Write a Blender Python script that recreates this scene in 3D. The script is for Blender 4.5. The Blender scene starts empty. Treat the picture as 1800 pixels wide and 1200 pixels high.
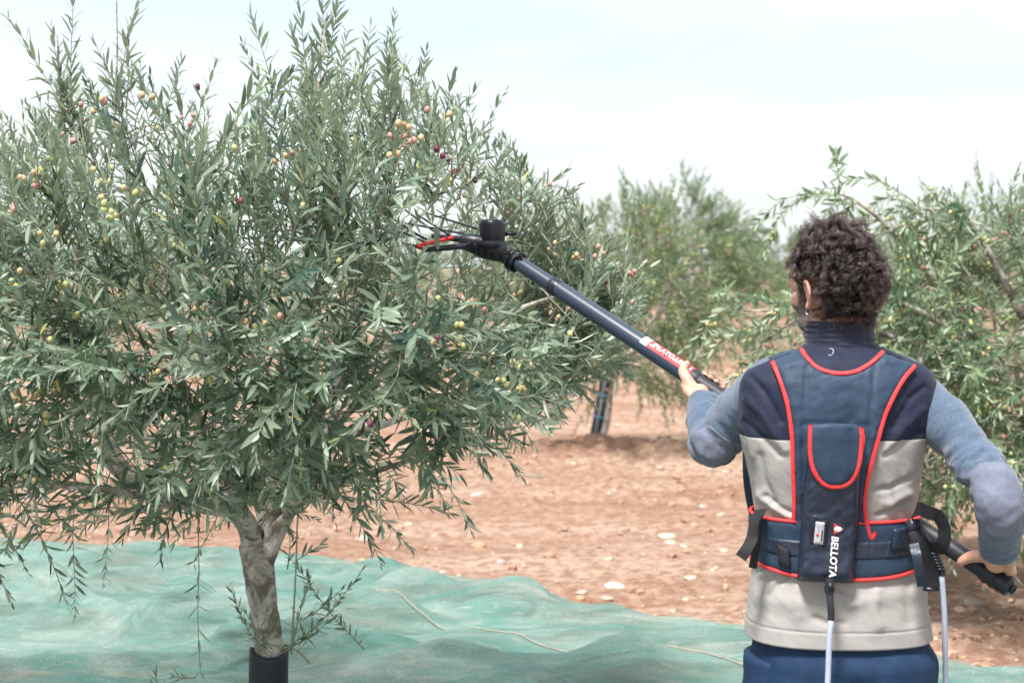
import bpy, bmesh, math, random
import numpy as np
from mathutils import Vector, Matrix
from mathutils.geometry import delaunay_2d_cdt

sc = bpy.context.scene
# ------------------------------------------------------------------ camera, sky, sun, exposure
CAM_Z = 1.68
PITCH = math.atan(130 / 2500)
cd = bpy.data.cameras.new("camera"); cam = bpy.data.objects.new("camera", cd)
sc.collection.objects.link(cam); sc.camera = cam
cam.location = (0, 0, CAM_Z); cam.rotation_euler = (math.pi / 2 - PITCH, 0, 0)
cd.lens = 50; cd.sensor_width = 36; cd.clip_start = 0.05; cd.clip_end = 3000
cd.dof.use_dof = True; cd.dof.focus_distance = 3.65; cd.dof.aperture_fstop = 4.2

SUN_EL, SUN_AZ = math.radians(64), math.radians(-150)   # azimuth measured from +Y towards +X (behind the camera, on the left)
world = bpy.data.worlds.new("World"); sc.world = world; world.use_nodes = True
nt = world.node_tree; nt.nodes.clear()
def wn(t, **k):
    n = nt.nodes.new(t)
    for a, b in k.items(): setattr(n, a, b)
    return n
sky = wn('ShaderNodeTexSky', sky_type='NISHITA', sun_disc=False)
sky.sun_elevation = SUN_EL; sky.sun_rotation = SUN_AZ; sky.air_density = 1.0; sky.dust_density = 2.0
tc = wn('ShaderNodeTexCoord'); mp = wn('ShaderNodeMapping'); mp.inputs['Scale'].default_value = (1.6, 1.6, 7.0)
mp.inputs['Location'].default_value = (0.35, 0.2, 0.55)
no = wn('ShaderNodeTexNoise'); no.inputs['Scale'].default_value = 1.5; no.inputs['Detail'].default_value = 5; no.inputs['Roughness'].default_value = .5
rp = wn('ShaderNodeValToRGB'); rp.color_ramp.elements[0].position = .34; rp.color_ramp.elements[0].color = (.5, .5, .5, 1)
rp.color_ramp.elements[1].position = .55; rp.color_ramp.elements[1].color = (.97, .97, .97, 1)
mx = wn('ShaderNodeMix', data_type='RGBA'); n2 = wn('ShaderNodeTexNoise'); n2.inputs['Scale'].default_value = 2.6; n2.inputs['Detail'].default_value = 6; n2.inputs['Roughness'].default_value = .55
r2 = wn('ShaderNodeValToRGB'); r2.color_ramp.elements[0].position = .38; r2.color_ramp.elements[0].color = (3.4, 3.62, 3.70, 1); r2.color_ramp.elements[1].position = .58; r2.color_ramp.elements[1].color = (4.0, 4.1, 4.12, 1)
bg = wn('ShaderNodeBackground'); bg.inputs['Strength'].default_value = 0.1
ou = wn('ShaderNodeOutputWorld')
L = nt.links.new
L(tc.outputs['Generated'], mp.inputs['Vector']); L(mp.outputs['Vector'], no.inputs['Vector']); L(no.outputs['Fac'], rp.inputs['Fac'])
L(mp.outputs['Vector'], n2.inputs['Vector']); L(n2.outputs['Fac'], r2.inputs['Fac']); L(r2.outputs['Color'], mx.inputs['B']); L(rp.outputs['Color'], mx.inputs['Factor']); L(sky.outputs['Color'], mx.inputs['A']); L(mx.outputs['Result'], bg.inputs['Color']); L(bg.outputs['Background'], ou.inputs['Surface'])

sl = bpy.data.lights.new("sun", 'SUN'); sl.energy = 2.8; sl.angle = math.radians(11); sl.color = (1, .955, .90)
so = bpy.data.objects.new("sun", sl); sc.collection.objects.link(so)
sd = Vector((math.sin(SUN_AZ) * math.cos(SUN_EL), math.cos(SUN_AZ) * math.cos(SUN_EL), math.sin(SUN_EL)))
so.rotation_euler = sd.to_track_quat('Z', 'Y').to_euler()

vs = sc.view_settings; vs.view_transform = 'Standard'; vs.look = 'None'; vs.gamma = 1; vs.use_curve_mapping = False
vs.exposure = 1.45
sc.cycles.use_denoising = True
sc.cycles.max_bounces = 6; sc.cycles.diffuse_bounces = 3; sc.cycles.glossy_bounces = 2
sc.cycles.transmission_bounces = 3; sc.cycles.transparent_max_bounces = 8
sc.cycles.caustics_reflective = False; sc.cycles.caustics_refractive = False

# ------------------------------------------------------------------ helpers
rng = np.random.RandomState(7)
cp, sp_ = math.cos(PITCH), math.sin(PITCH)
def on(px, py, Y):
    """point of the place that the photograph shows at (px, py), on the upright plane y = Y"""
    a, b = (px - 900) / 2500, (600 - py) / 2500
    v = np.array([a, cp + b * sp_, -sp_ + b * cp]); v = v * (Y / v[1])
    return np.array([v[0], v[1], v[2] + CAM_Z])
def ground_hit(px, py, z=0.0):
    a, b = (px - 900) / 2500, (600 - py) / 2500
    v = np.array([a, cp + b * sp_, -sp_ + b * cp]); t = (z - CAM_Z) / v[2]
    return v * t + np.array([0, 0, CAM_Z])
def proj(P):
    P = np.asarray(P, float).reshape(-1, 3); z = P[:, 2] - CAM_Z
    d = P[:, 1] * cp - z * sp_; u = P[:, 1] * sp_ + z * cp
    return 900 + 2500 * P[:, 0] / d, 600 - 2500 * u / d, d

def _hash(ix, iy, iz, s):
    h = (ix * 374761393 + iy * 668265263 + iz * 2147483647 + s * 1274126177) & 0xffffffff
    h = ((h ^ (h >> 13)) * 1274126177) & 0xffffffff
    return ((h ^ (h >> 16)) & 0xffff) / 65535.0
def noise3(x, y, z=0.0, s=0):
    x, y, z = np.broadcast_arrays(np.asarray(x, float), np.asarray(y, float), np.asarray(z, float))
    i, j, k = np.floor(x).astype(np.int64), np.floor(y).astype(np.int64), np.floor(z).astype(np.int64)
    f = lambda t: t * t * t * (t * (t * 6 - 15) + 10)
    u, v, w = f(x - i), f(y - j), f(z - k); r = 0
    for a in (0, 1):
        for b in (0, 1):
            for c in (0, 1):
                r = r + _hash(i + a, j + b, k + c, s) * (u if a else 1 - u) * (v if b else 1 - v) * (w if c else 1 - w)
    return r * 2 - 1
def fbm(x, y, z=0.0, s=0, o=4, g=.5):
    r, a, n = 0, 1, 0
    for q in range(o):
        r = r + a * noise3(np.asarray(x) * 2 ** q, np.asarray(y) * 2 ** q, np.asarray(z) * 2 ** q, s + q); n += a; a *= g
    return r / n
def unit(v):
    v = np.asarray(v, float); return v / (np.linalg.norm(v, axis=-1, keepdims=True) + 1e-12)
def sstep(a, b, x): t = np.clip((x - a) / (b - a), 0, 1); return t * t * (3 - 2 * t)

class MB:
    def __init__(s): s.v, s.f, s.n, s.mi = [], [], 0, []
    def add(s, v, f, mi=0):
        v = np.asarray(v, float)
        s.v.append(v)
        for q in f: s.f.append(tuple(int(i) + s.n for i in q)); s.mi.append(mi)
        s.n += len(v); return s
    def mesh(s, name, smooth=True):
        m = bpy.data.meshes.new(name)
        m.from_pydata(np.concatenate(s.v).tolist(), [], s.f); m.update()
        if smooth: m.polygons.foreach_set('use_smooth', [True] * len(m.polygons))
        if any(s.mi): m.polygons.foreach_set('material_index', s.mi)
        return m
    def build(s, name, mat, parent=None, smooth=True):
        return link(name, s.mesh(name, smooth), mat, parent)
def link(name, mesh, mat, parent=None):
    o = bpy.data.objects.new(name, mesh)
    mats = mat if isinstance(mat, (list, tuple)) else [mat]
    if not mesh.materials:
        for m in mats:
            if m: mesh.materials.append(m)
    sc.collection.objects.link(o)
    if parent is not None:
        o.parent = parent; w, q = Vector((0, 0, 0)), parent
        while q is not None: w += q.location; q = q.parent
        o.location = -w
    return o
def tag(o, label=None, cat=None, group=None, kind=None):
    if label: o['label'] = label
    if cat: o['category'] = cat
    if group: o['group'] = group
    if kind: o['kind'] = kind
    return o
def thing(name, label, cat, loc=(0, 0, 0), group=None):
    o = bpy.data.objects.new(name, None); sc.collection.objects.link(o)
    o.location = Vector([float(q) for q in loc]); o.empty_display_size = .1
    return tag(o, label, cat, group)
def fast_mesh(name, V, F3):
    """triangles from numpy arrays"""
    m = bpy.data.meshes.new(name)
    m.vertices.add(len(V)); m.vertices.foreach_set('co', np.asarray(V, np.float32).ravel())
    m.loops.add(len(F3) * 3); m.loops.foreach_set('vertex_index', np.asarray(F3, np.int32).ravel())
    m.polygons.add(len(F3)); m.polygons.foreach_set('loop_start', np.arange(len(F3), dtype=np.int32) * 3)
    m.polygons.foreach_set('use_smooth', np.ones(len(F3), bool))
    m.update(calc_edges=True); return m
def grid_faces(nu, nv, cu=False, cv=False):
    f = []
    for i in range(nu if cu else nu - 1):
        for j in range(nv if cv else nv - 1):
            a, b = i * nv + j, ((i + 1) % nu) * nv + j
            c, d = ((i + 1) % nu) * nv + (j + 1) % nv, i * nv + (j + 1) % nv
            f.append((a, d, c, b))
    return f
def spline(P, n):
    """Catmull-Rom through the rows of P, n samples evenly spaced in arc length"""
    P = np.asarray(P, float)
    if len(P) == 2:
        t = np.linspace(0, 1, n)[:, None]; return P[0] * (1 - t) + P[1] * t
    Q = np.vstack([2 * P[0] - P[1], P, 2 * P[-1] - P[-2]]); out = []
    k = 24
    for i in range(1, len(Q) - 2):
        t = np.linspace(0, 1, k, endpoint=False)[:, None]
        p0, p1, p2, p3 = Q[i - 1], Q[i], Q[i + 1], Q[i + 2]
        out.append(.5 * (2 * p1 + (p2 - p0) * t + (2 * p0 - 5 * p1 + 4 * p2 - p3) * t ** 2 + (3 * p1 - p0 - 3 * p2 + p3) * t ** 3))
    out.append(P[-1:]); C = np.concatenate(out)
    # resample on the first three columns' arc length
    s = np.r_[0, np.cumsum(np.linalg.norm(np.diff(C[:, :3], axis=0), axis=1) + 1e-9)]
    q = np.linspace(0, s[-1], n)
    return np.stack([np.interp(q, s, C[:, c]) for c in range(C.shape[1])], 1)
def frames(C, up=(0.13, 0.31, 1)):
    T = unit(np.gradient(C, axis=0)); U = np.zeros_like(C)
    u = np.cross(T[0], up); u = unit(u)
    for i in range(len(C)):
        u = unit(u - T[i] * np.dot(u, T[i])); U[i] = u
    return T, U, np.cross(T, U)
def sweep(P, R, n=24, m=12, flat=1.0, up=(0.13, 0.31, 1), dr=None, cap=True, resample=True):
    """tube along the control points P with radii R. returns verts, faces, grid"""
    P = np.asarray(P, float); R = np.asarray(R, float) * np.ones(len(P))
    C = spline(np.c_[P, R], n) if resample else np.c_[P, R]
    n = len(C); r = C[:, 3]; C = C[:, :3]
    T, U, W = frames(C, up)
    a = np.linspace(0, 2 * np.pi, m, endpoint=False)
    rr = r[:, None] * np.ones(m)
    if dr is not None: rr = rr + dr(np.linspace(0, 1, n)[:, None] * np.ones(m), a[None] * np.ones((n, 1)), C)
    G = C[:, None] + rr[..., None] * (np.cos(a)[None, :, None] * U[:, None] + flat * np.sin(a)[None, :, None] * W[:, None])
    V = G.reshape(-1, 3); F = grid_faces(n, m, cv=True)
    if cap:
        V = np.vstack([V, C[0] - T[0] * r[0] * .25, C[-1] + T[-1] * r[-1] * .25]); k = n * m
        for j in range(m):
            F.append((k, (j + 1) % m, j)); F.append((k + 1, (n - 1) * m + j, (n - 1) * m + (j + 1) % m))
    return V, F, G
def ellipsoid(c, r, R=None, nu=24, nv=14):
    u = np.linspace(0, 2 * np.pi, nu, endpoint=False); v = np.linspace(0, np.pi, nv)[1:-1]
    G = np.stack([np.sin(v)[:, None] * np.cos(u), np.sin(v)[:, None] * np.sin(u), np.cos(v)[:, None] * np.ones(nu)], -1).reshape(-1, 3)
    V = np.vstack([G, [[0, 0, 1]], [[0, 0, -1]]]) * np.asarray(r)
    if R is not None: V = V @ np.asarray(R).T
    V = V + np.asarray(c); F = []; n = nv - 2
    for i in range(n - 1):
        for j in range(nu): F.append((i * nu + j, (i + 1) * nu + j, (i + 1) * nu + (j + 1) % nu, i * nu + (j + 1) % nu))
    for j in range(nu):
        F.append((n * nu, j, (j + 1) % nu)); F.append((n * nu + 1, (n - 1) * nu + (j + 1) % nu, (n - 1) * nu + j))
    return V, F
def lathe(prof, c, axis=(0, 0, 1), m=24):
    """prof rows (r, h) turned about an axis through c; closed at both ends"""
    A = unit(axis); U = unit(np.cross(A, (0.21, 0.43, 0.9) if abs(A[2]) < .9 else (1, 0, 0))); W = np.cross(A, U)
    a = np.linspace(0, 2 * np.pi, m, endpoint=False); V = []
    for r, h in prof: V.append(np.asarray(c) + A * h + r * (np.cos(a)[:, None] * U + np.sin(a)[:, None] * W))
    n = len(prof); V = np.concatenate(V); F = [tuple(reversed(f)) for f in grid_faces(n, m, cv=True)]
    F = grid_faces(n, m, cv=True)
    F.append(tuple(range(m))); F.append(tuple(range((n - 1) * m + m - 1, (n - 1) * m - 1, -1)))
    return V, F
def box(c, s, R=None, bevel=.0):
    bm = bmesh.new(); bmesh.ops.create_cube(bm, size=1)
    for v in bm.verts: v.co = Vector((v.co.x * s[0], v.co.y * s[1], v.co.z * s[2]))
    if bevel: bmesh.ops.bevel(bm, geom=bm.edges[:], offset=bevel, segments=2, affect='EDGES')
    V = np.array([v.co[:] for v in bm.verts]); bm.verts.index_update()
    F = [tuple(v.index for v in f.verts) for f in bm.faces]; bm.free()
    if R is not None: V = V @ np.asarray(R).T
    return V + np.asarray(c), F
def remesh(mb, voxel, smooth=6, fac=.5):
    m = mb.mesh('tmp'); o = bpy.data.objects.new('tmp', m); sc.collection.objects.link(o)
    r = o.modifiers.new('r', 'REMESH'); r.mode = 'VOXEL'; r.voxel_size = voxel
    if smooth:
        s = o.modifiers.new('s', 'SMOOTH'); s.iterations = smooth; s.factor = fac
    dg = bpy.context.evaluated_depsgraph_get(); e = o.evaluated_get(dg)
    n = bpy.data.meshes.new_from_object(e); bpy.data.objects.remove(o); bpy.data.meshes.remove(m)
    n.polygons.foreach_set('use_smooth', [True] * len(n.polygons)); return n

# ------------------------------------------------------------------ materials
def newmat(name):
    m = bpy.data.materials.new(name); m.use_nodes = True; t = m.node_tree; t.nodes.clear()
    o = t.nodes.new('ShaderNodeOutputMaterial'); return m, t, o
def node(t, ty, ins=None, **k):
    n = t.nodes.new(ty)
    for a, b in k.items(): setattr(n, a, b)
    for a, b in (ins or {}).items():
        if hasattr(b, 'node'): t.links.new(b, n.inputs[a])
        else: n.inputs[a].default_value = b
    return n
def rgb(c): return (c[0], c[1], c[2], 1)
def mixc(t, fac, a, b, blend='MIX'):
    n = t.nodes.new('ShaderNodeMix'); n.data_type = 'RGBA'; n.blend_type = blend
    for k, q in (('Factor', fac), ('A', a), ('B', b)):
        if hasattr(q, 'node'): t.links.new(q, n.inputs[k])
        else: n.inputs[k].default_value = rgb(q) if k != 'Factor' else q
    return n.outputs['Result']
def noisen(t, vec, scale, detail=3, rough=.5, dist=0.0):
    return node(t, 'ShaderNodeTexNoise', {'Vector': vec, 'Scale': scale, 'Detail': detail, 'Roughness': rough, 'Distortion': dist}).outputs['Fac']
def ramp(t, fac, stops):
    n = t.nodes.new('ShaderNodeValToRGB'); t.links.new(fac, n.inputs['Fac']); e = n.color_ramp.elements
    while len(e) < len(stops): e.new(.5)
    for q, (p, c) in zip(e, stops): q.position = p; q.color = rgb(c) if not np.isscalar(c) else (c, c, c, 1)
    return n.outputs['Color']
def simple(name, c, rough=.6, var=.12, vscale=20, bump=0.0, bscale=200, spec=.4, sheen=0.0, metal=0.0, c2=None, stretch=(1, 1, 1), crinkle=0.0, cscale=9.):
    m, t, o = newmat(name); tcn = node(t, 'ShaderNodeTexCoord')
    mpn = node(t, 'ShaderNodeMapping', {'Vector': tcn.outputs['Object'], 'Scale': stretch}); vec = mpn.outputs['Vector']
    a = tuple(q * (1 - var) for q in c); b = tuple(min(1, q * (1 + var)) for q in (c2 or c))
    col = mixc(t, ramp(t, noisen(t, vec, vscale, 4), [(.3, 0.), (.7, 1.)]), a, b)
    p = node(t, 'ShaderNodeBsdfPrincipled', {'Base Color': col, 'Roughness': rough, 'Specular IOR Level': spec, 'Metallic': metal})
    if sheen: p.inputs['Sheen Weight'].default_value = sheen; p.inputs['Sheen Roughness'].default_value = .5
    if bump:
        bn = node(t, 'ShaderNodeBump', {'Height': noisen(t, vec, bscale, 3), 'Strength': bump, 'Distance': .002}); t.links.new(bn.outputs['Normal'], p.inputs['Normal'])
        if crinkle:
            cn = node(t, 'ShaderNodeTexNoise', {'Vector': node(t, 'ShaderNodeMapping', {'Vector': vec, 'Rotation': (.3, .5, .2), 'Scale': (1.6, 1, 1)}).outputs['Vector'], 'Scale': cscale, 'Detail': 4, 'Roughness': .5, 'Distortion': 1.2}, noise_type='RIDGED_MULTIFRACTAL')
            b2 = node(t, 'ShaderNodeBump', {'Height': cn.outputs['Fac'], 'Strength': crinkle, 'Distance': .006, 'Normal': bn.outputs['Normal']}); t.links.new(b2.outputs['Normal'], p.inputs['Normal'])
    t.links.new(p.outputs['BSDF'], o.inputs['Surface']); return m

def leaf_mat(name, top0, top1, back0, back1, trans=.18):
    m, t, o = newmat(name)
    at = node(t, 'ShaderNodeAttribute', attribute_name='rnd', attribute_type='GEOMETRY').outputs['Fac']
    oi = node(t, 'ShaderNodeObjectInfo').outputs['Random']
    g = node(t, 'ShaderNodeNewGeometry')
    top = ramp(t, at, [(0, top0), (.85, top1), (.97, tuple(q * 1.25 for q in top1)), (1, (top1[0] * 2.1, top1[1] * 1.7, top1[2] * .8))]); back = mixc(t, at, back0, back1)
    col = mixc(t, g.outputs['Backfacing'], top, back)
    rough = node(t, 'ShaderNodeMapRange', {'Value': g.outputs['Backfacing'], 'To Min': .38, 'To Max': .6}).outputs['Result']
    p = node(t, 'ShaderNodeBsdfPrincipled', {'Base Color': col, 'Roughness': rough, 'Specular IOR Level': .55})
    tr = node(t, 'ShaderNodeBsdfTranslucent', {'Color': mixc(t, .5, col, (.16, .26, .05))})
    mxn = node(t, 'ShaderNodeMixShader', {0: trans, 1: p.outputs['BSDF'], 2: tr.outputs['BSDF']})
    t.links.new(mxn.outputs['Shader'], o.inputs['Surface']); return m
M = {}
M['leaf'] = leaf_mat('olive_leaf', (.026, .070, .054), (.24, .32, .225), (.29, .36, .28), (.50, .56, .44), .24)
M['leaf_pale'] = leaf_mat('pale_olive_leaf', (.065, .135, .08), (.22, .295, .17), (.29, .38, .27), (.50, .56, .42), .28)
M['leaf_far'] = leaf_mat('distant_olive_leaf', (.05, .11, .065), (.17, .24, .10), (.16, .25, .165), (.33, .40, .24), .3)

def bark_mat():
    m, t, o = newmat('olive_bark'); v = node(t, 'ShaderNodeTexCoord').outputs['Object']
    n1 = noisen(t, v, 15, 6, .65, .5); n2 = noisen(t, v, 45, 5, .65); st = node(t, 'ShaderNodeMapping', {'Vector': v, 'Scale': (60, 60, 14)}).outputs['Vector']; n3 = noisen(t, st, 1, 5, .65)
    col = mixc(t, ramp(t, n1, [(.42, 0.), (.56, 1.)]), (.19, .165, .145), (.58, .53, .485))
    col = mixc(t, ramp(t, n2, [(.60, 0.), (.72, .8)]), col, (.085, .07, .05))
    col = mixc(t, ramp(t, noisen(t, v, 22, 4, .6), [(.56, 0.), (.7, .75)]), col, (.50, .44, .26))
    h = node(t, 'ShaderNodeMath', {0: n2, 1: n3}, operation='ADD').outputs['Value']
    b = node(t, 'ShaderNodeBump', {'Height': h, 'Strength': .9, 'Distance': .01})
    p = node(t, 'ShaderNodeBsdfPrincipled', {'Base Color': col, 'Roughness': .85, 'Normal': b.outputs['Normal'], 'Specular IOR Level': .2})
    t.links.new(p.outputs['BSDF'], o.inputs['Surface']); return m
M['bark'] = bark_mat()
M['twig'] = simple('twig_bark', (.24, .25, .19), .7, .25, 40)
M['cut'] = simple('cut_wood', (.05, .042, .04), .8, .5, 60, .6, 300)

def soil_mat():
    m, t, o = newmat('red_soil'); v = node(t, 'ShaderNodeTexCoord').outputs['Object']
    st = node(t, 'ShaderNodeMapping', {'Vector': v, 'Scale': (.35, 1.3, 1)}).outputs['Vector']
    a = noisen(t, st, .9, 5, .6); b = noisen(t, v, 14, 6, .62); c = noisen(t, v, 120, 4, .6)
    col = mixc(t, ramp(t, a, [(.38, 0.), (.6, 1.)]), (.36, .215, .15), (.55, .395, .305))
    col = mixc(t, ramp(t, b, [(.40, .75), (.56, 0.)]), col, (.27, .145, .095))
    col = mixc(t, ramp(t, b, [(.56, 0.), (.72, .55)]), col, (.52, .39, .31))
    col = mixc(t, ramp(t, c, [(.60, 0.), (.70, .6)]), col, (.50, .36, .26))
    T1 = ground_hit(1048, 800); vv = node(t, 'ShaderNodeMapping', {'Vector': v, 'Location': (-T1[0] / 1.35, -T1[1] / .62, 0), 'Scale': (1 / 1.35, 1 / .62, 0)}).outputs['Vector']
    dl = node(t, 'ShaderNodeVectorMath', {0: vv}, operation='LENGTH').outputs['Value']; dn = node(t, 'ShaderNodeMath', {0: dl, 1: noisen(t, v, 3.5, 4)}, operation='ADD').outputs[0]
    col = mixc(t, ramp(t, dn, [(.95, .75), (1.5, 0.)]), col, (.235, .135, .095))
    h = node(t, 'ShaderNodeMath', {0: b, 1: c}, operation='ADD').outputs['Value']
    bn = node(t, 'ShaderNodeBump', {'Height': h, 'Strength': .8, 'Distance': .035})
    p = node(t, 'ShaderNodeBsdfPrincipled', {'Base Color': col, 'Roughness': .95, 'Normal': bn.outputs['Normal'], 'Specular IOR Level': .15})
    t.links.new(p.outputs['BSDF'], o.inputs['Surface']); return m
M['soil'] = soil_mat()
M['clod'] = simple('soil_clod', (.38, .24, .175), .95, .35, 6, .5, 120, .1)
M['stone'] = simple('pale_stone', (.50, .37, .28), .9, .3, 26, .5, 90, .15, c2=(.58, .46, .37))
M['stone_grey'] = simple('grey_stone', (.44, .38, .34), .85, .2, 18, .4, 90, .2)
M['stone_rust'] = simple('rusty_stone', (.45, .28, .18), .85, .25, 18, .4, 90, .2)

def net_mat():
    m, t, o = newmat('green_netting'); v = node(t, 'ShaderNodeTexCoord').outputs['Object']
    st = node(t, 'ShaderNodeMapping', {'Vector': v, 'Scale': (.45, 1.8, 3), 'Rotation': (0, 0, .15)}).outputs['Vector']
    a = noisen(t, st, 2.6, 6, .65, .6); b = noisen(t, st, 11, 6, .7, .5)
    col = mixc(t, ramp(t, a, [(.36, 0.), (.64, 1.)]), (.12, .285, .25), (.305, .385, .355))
    col = mixc(t, ramp(t, b, [(.52, 0.), (.72, .7)]), col, (.48, .505, .475))
    col = mixc(t, ramp(t, noisen(t, v, 150, 3, .7), [(.42, .45), (.58, 0.)]), col, (.085, .185, .16))
    bn = node(t, 'ShaderNodeBump', {'Height': node(t, 'ShaderNodeMath', {0: node(t, 'ShaderNodeMath', {0: noisen(t, v, 110, 2), 1: .10}, operation='MULTIPLY').outputs[0], 1: node(t, 'ShaderNodeTexNoise', {'Vector': node(t, 'ShaderNodeMapping', {'Vector': v, 'Scale': (.8, 2.6, 3), 'Rotation': (0, 0, .2)}).outputs['Vector'], 'Scale': 3.2, 'Detail': 4, 'Roughness': .55, 'Distortion': .8}, noise_type='RIDGED_MULTIFRACTAL').outputs['Fac']}, operation='ADD').outputs['Value'], 'Strength': .8, 'Distance': .05})
    p = node(t, 'ShaderNodeBsdfPrincipled', {'Base Color': col, 'Roughness': .7, 'Normal': bn.outputs['Normal'], 'Specular IOR Level': .3})
    tl = node(t, 'ShaderNodeBsdfTranslucent', {'Color': col})
    s1 = node(t, 'ShaderNodeMixShader', {0: .2, 1: p.outputs['BSDF'], 2: tl.outputs['BSDF']})
    tp = node(t, 'ShaderNodeBsdfTransparent', {'Color': (.92, .97, .95, 1)})
    s2 = node(t, 'ShaderNodeMixShader', {0: ramp(t, noisen(t, st, 3.1, 4, .55), [(.35, .56), (.6, .90)]), 1: tp.outputs['BSDF'], 2: s1.outputs['Shader']})
    t.links.new(s2.outputs['Shader'], o.inputs['Surface']); return m
M['net'] = net_mat()
M['cord'] = simple('tan_cord', (.36, .32, .25), .85, .25, 60)

def skin_mat():
    m, t, o = newmat('skin'); v = node(t, 'ShaderNodeTexCoord').outputs['Object']
    be = node(t, 'ShaderNodeAttribute', attribute_name='beard').outputs['Fac']
    col = mixc(t, ramp(t, noisen(t, v, 30, 4), [(.35, 0.), (.65, 1.)]), (.50, .27, .20), (.60, .36, .27))
    stub = mixc(t, ramp(t, noisen(t, v, 420, 2), [(.4, 0.), (.6, 1.)]), (.05, .04, .04), (.22, .19, .18))
    col = mixc(t, be, col, stub)
    bn = node(t, 'ShaderNodeBump', {'Height': noisen(t, v, 350, 3), 'Strength': .2, 'Distance': .001})
    p = node(t, 'ShaderNodeBsdfPrincipled', {'Base Color': col, 'Roughness': .5, 'Normal': bn.outputs['Normal'], 'Subsurface Weight': .12, 'Subsurface Scale': .006})
    t.links.new(p.outputs['BSDF'], o.inputs['Surface']); return m
M['skin'] = skin_mat()
M['nail'] = simple('nail', (.62, .40, .34), .35, .05)
M['eye'] = simple('eye', (.7, .7, .68), .2, .05)
M['navy'] = simple('navy_softshell', (.012, .017, .042), .62, .15, 60, .35, 900, .3, .15)
M['sleeve'] = simple('blue_grey_fleece', (.085, .128, .195), .95, .38, 420, .9, 700, .15, .35, crinkle=.5, cscale=9)
M['patch'] = simple('grey_elbow_patch', (.150, .168, .232), .8, .12, 90, .4, 900, .25, .1, crinkle=.5, cscale=12)
M['trousers'] = simple('navy_trousers', (.012, .034, .085), .7, .15, 40, .4, 1100, .25, crinkle=.4, cscale=6)
M['pack'] = simple('navy_nylon', (.024, .047, .086), .58, .12, 50, .3, 500, .3, crinkle=.4, cscale=14)
M['pack_dark'] = simple('dark_navy_nylon', (.014, .023, .048), .42, .15, 40, .45, 160, .5, crinkle=.6, cscale=18)
M['red'] = simple('red_piping', (.72, .045, .05), .55, .08, 80, .2, 900)
M['web'] = simple('black_webbing', (.010, .011, .016), .7, .2, 200, .5, 900)
M['black'] = simple('black_plastic', (.018, .020, .030), .34, .25, 30, .15, 250)
M['charcoal'] = simple('charcoal_plastic', (.022, .024, .032), .5, .2, 30, .2, 300)
M['metal'] = simple('steel_bolt', (.5, .5, .52), .35, .1, 50, metal=1)
M['white'] = simple('white_print', (.80, .80, .82), .5, .03)
M['grey_label'] = simple('grey_label', (.46, .47, .52), .4, .05)
M['cable'] = simple('grey_cable', (.36, .42, .53), .45, .06, 20)
M['boot'] = simple('brown_boot', (.09, .06, .045), .7, .2, 30, .4, 200)
M['guard'] = simple('black_guard', (.012, .014, .026), .45, .35, 12, .3, 60, .45)
M['tie'] = simple('blue_tie', (.10, .28, .42), .5, .1)
M['clear'] = simple('pale_guard_lining', (.38, .42, .46), .4, .2, 30)
M['grey_print'] = simple('grey_print', (.30, .34, .42), .5, .03)
def carbon_mat():
    m, t, o = newmat('carbon_tube'); v = node(t, 'ShaderNodeTexCoord').outputs['UV']
    w = node(t, 'ShaderNodeTexWave', {'Vector': v, 'Scale': 1, 'Distortion': .0}, bands_direction='X').outputs['Fac']
    col = mixc(t, ramp(t, w, [(.3, 0.), (.7, 1.)]), (.024, .036, .062), (.038, .055, .090))
    p = node(t, 'ShaderNodeBsdfPrincipled', {'Base Color': col, 'Roughness': .33, 'Specular IOR Level': .6})
    t.links.new(p.outputs['BSDF'], o.inputs['Surface']); return m
M['carbon'] = carbon_mat()
for nm, a, b in (('yellow', (.46, .45, .18), (.56, .48, .24)), ('green', (.28, .35, .12), (.42, .45, .18)), ('blush', (.52, .33, .22), (.56, .43, .22)),
                 ('pink', (.42, .15, .18), (.52, .32, .24)), ('purple', (.10, .022, .06), (.20, .05, .09))):
    M['olive_' + nm] = simple('olive_' + nm, a, .5, .2, 140, c2=b)

# ------------------------------------------------------------------ ground
T1P = ground_hit(1048, 800)
# net outline: far edge in the photo, continued out of frame
edge_px = [(-160, 948), (0, 955), (150, 962), (330, 977), (560, 988), (700, 1006), (800, 1021), (860, 1026), (930, 1036), (975, 1062), (1100, 1085), (1320, 1112), (1500, 1140), (1660, 1166), (1790, 1196)]
E = np.array([ground_hit(*q)[:2] for q in edge_px]); E = np.vstack([[-7.5, 9.1], [-5.2, 8.9], E, [2.3, 5.4], [2.7, 4.6], [2.8, 3.0], [2.7, 1.4]])
edge_c = spline(np.c_[E, np.zeros(len(E))], 640)[:, :2]
_eo = np.argsort(edge_c[:470, 0]); EX, EY = edge_c[:470, 0][_eo], edge_c[:470, 1][_eo]
def ground_h(x, y):
    rise = .55 * sstep(14, 26, y)
    band = sstep(-.15, .35, fbm(x * .12 + 3.1, y * .85 + .06 * x, 0, 11, 3))       # rough strips between smoother wheel tracks
    h = .055 * fbm(x * .5, y * 1.1, 0, 3, 3) + .050 * fbm(x * 2.4, y * 3.0, 0, 5, 4) * (.35 + .9 * band)
    h = h + band * .085 * np.abs(fbm(x * 7, y * 8, 0, 21, 3)) + .013 * fbm(x * 17, y * 17, 0, 31, 2) * (.4 + band)
    dx, dy = (x - T1P[0]) / 1.15, (y - T1P[1] + .05) / .75
    g = np.exp(-(dx * dx + dy * dy)); h = h + g * (.085 + .13 * np.abs(fbm(x * 5, y * 5, 0, 41, 4)))
    near = sstep(.25, -.12, y - np.interp(x, EX, EY)) * sstep(2.9, 2.4, x)
    return rise + h * (1 - near * .93)
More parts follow.
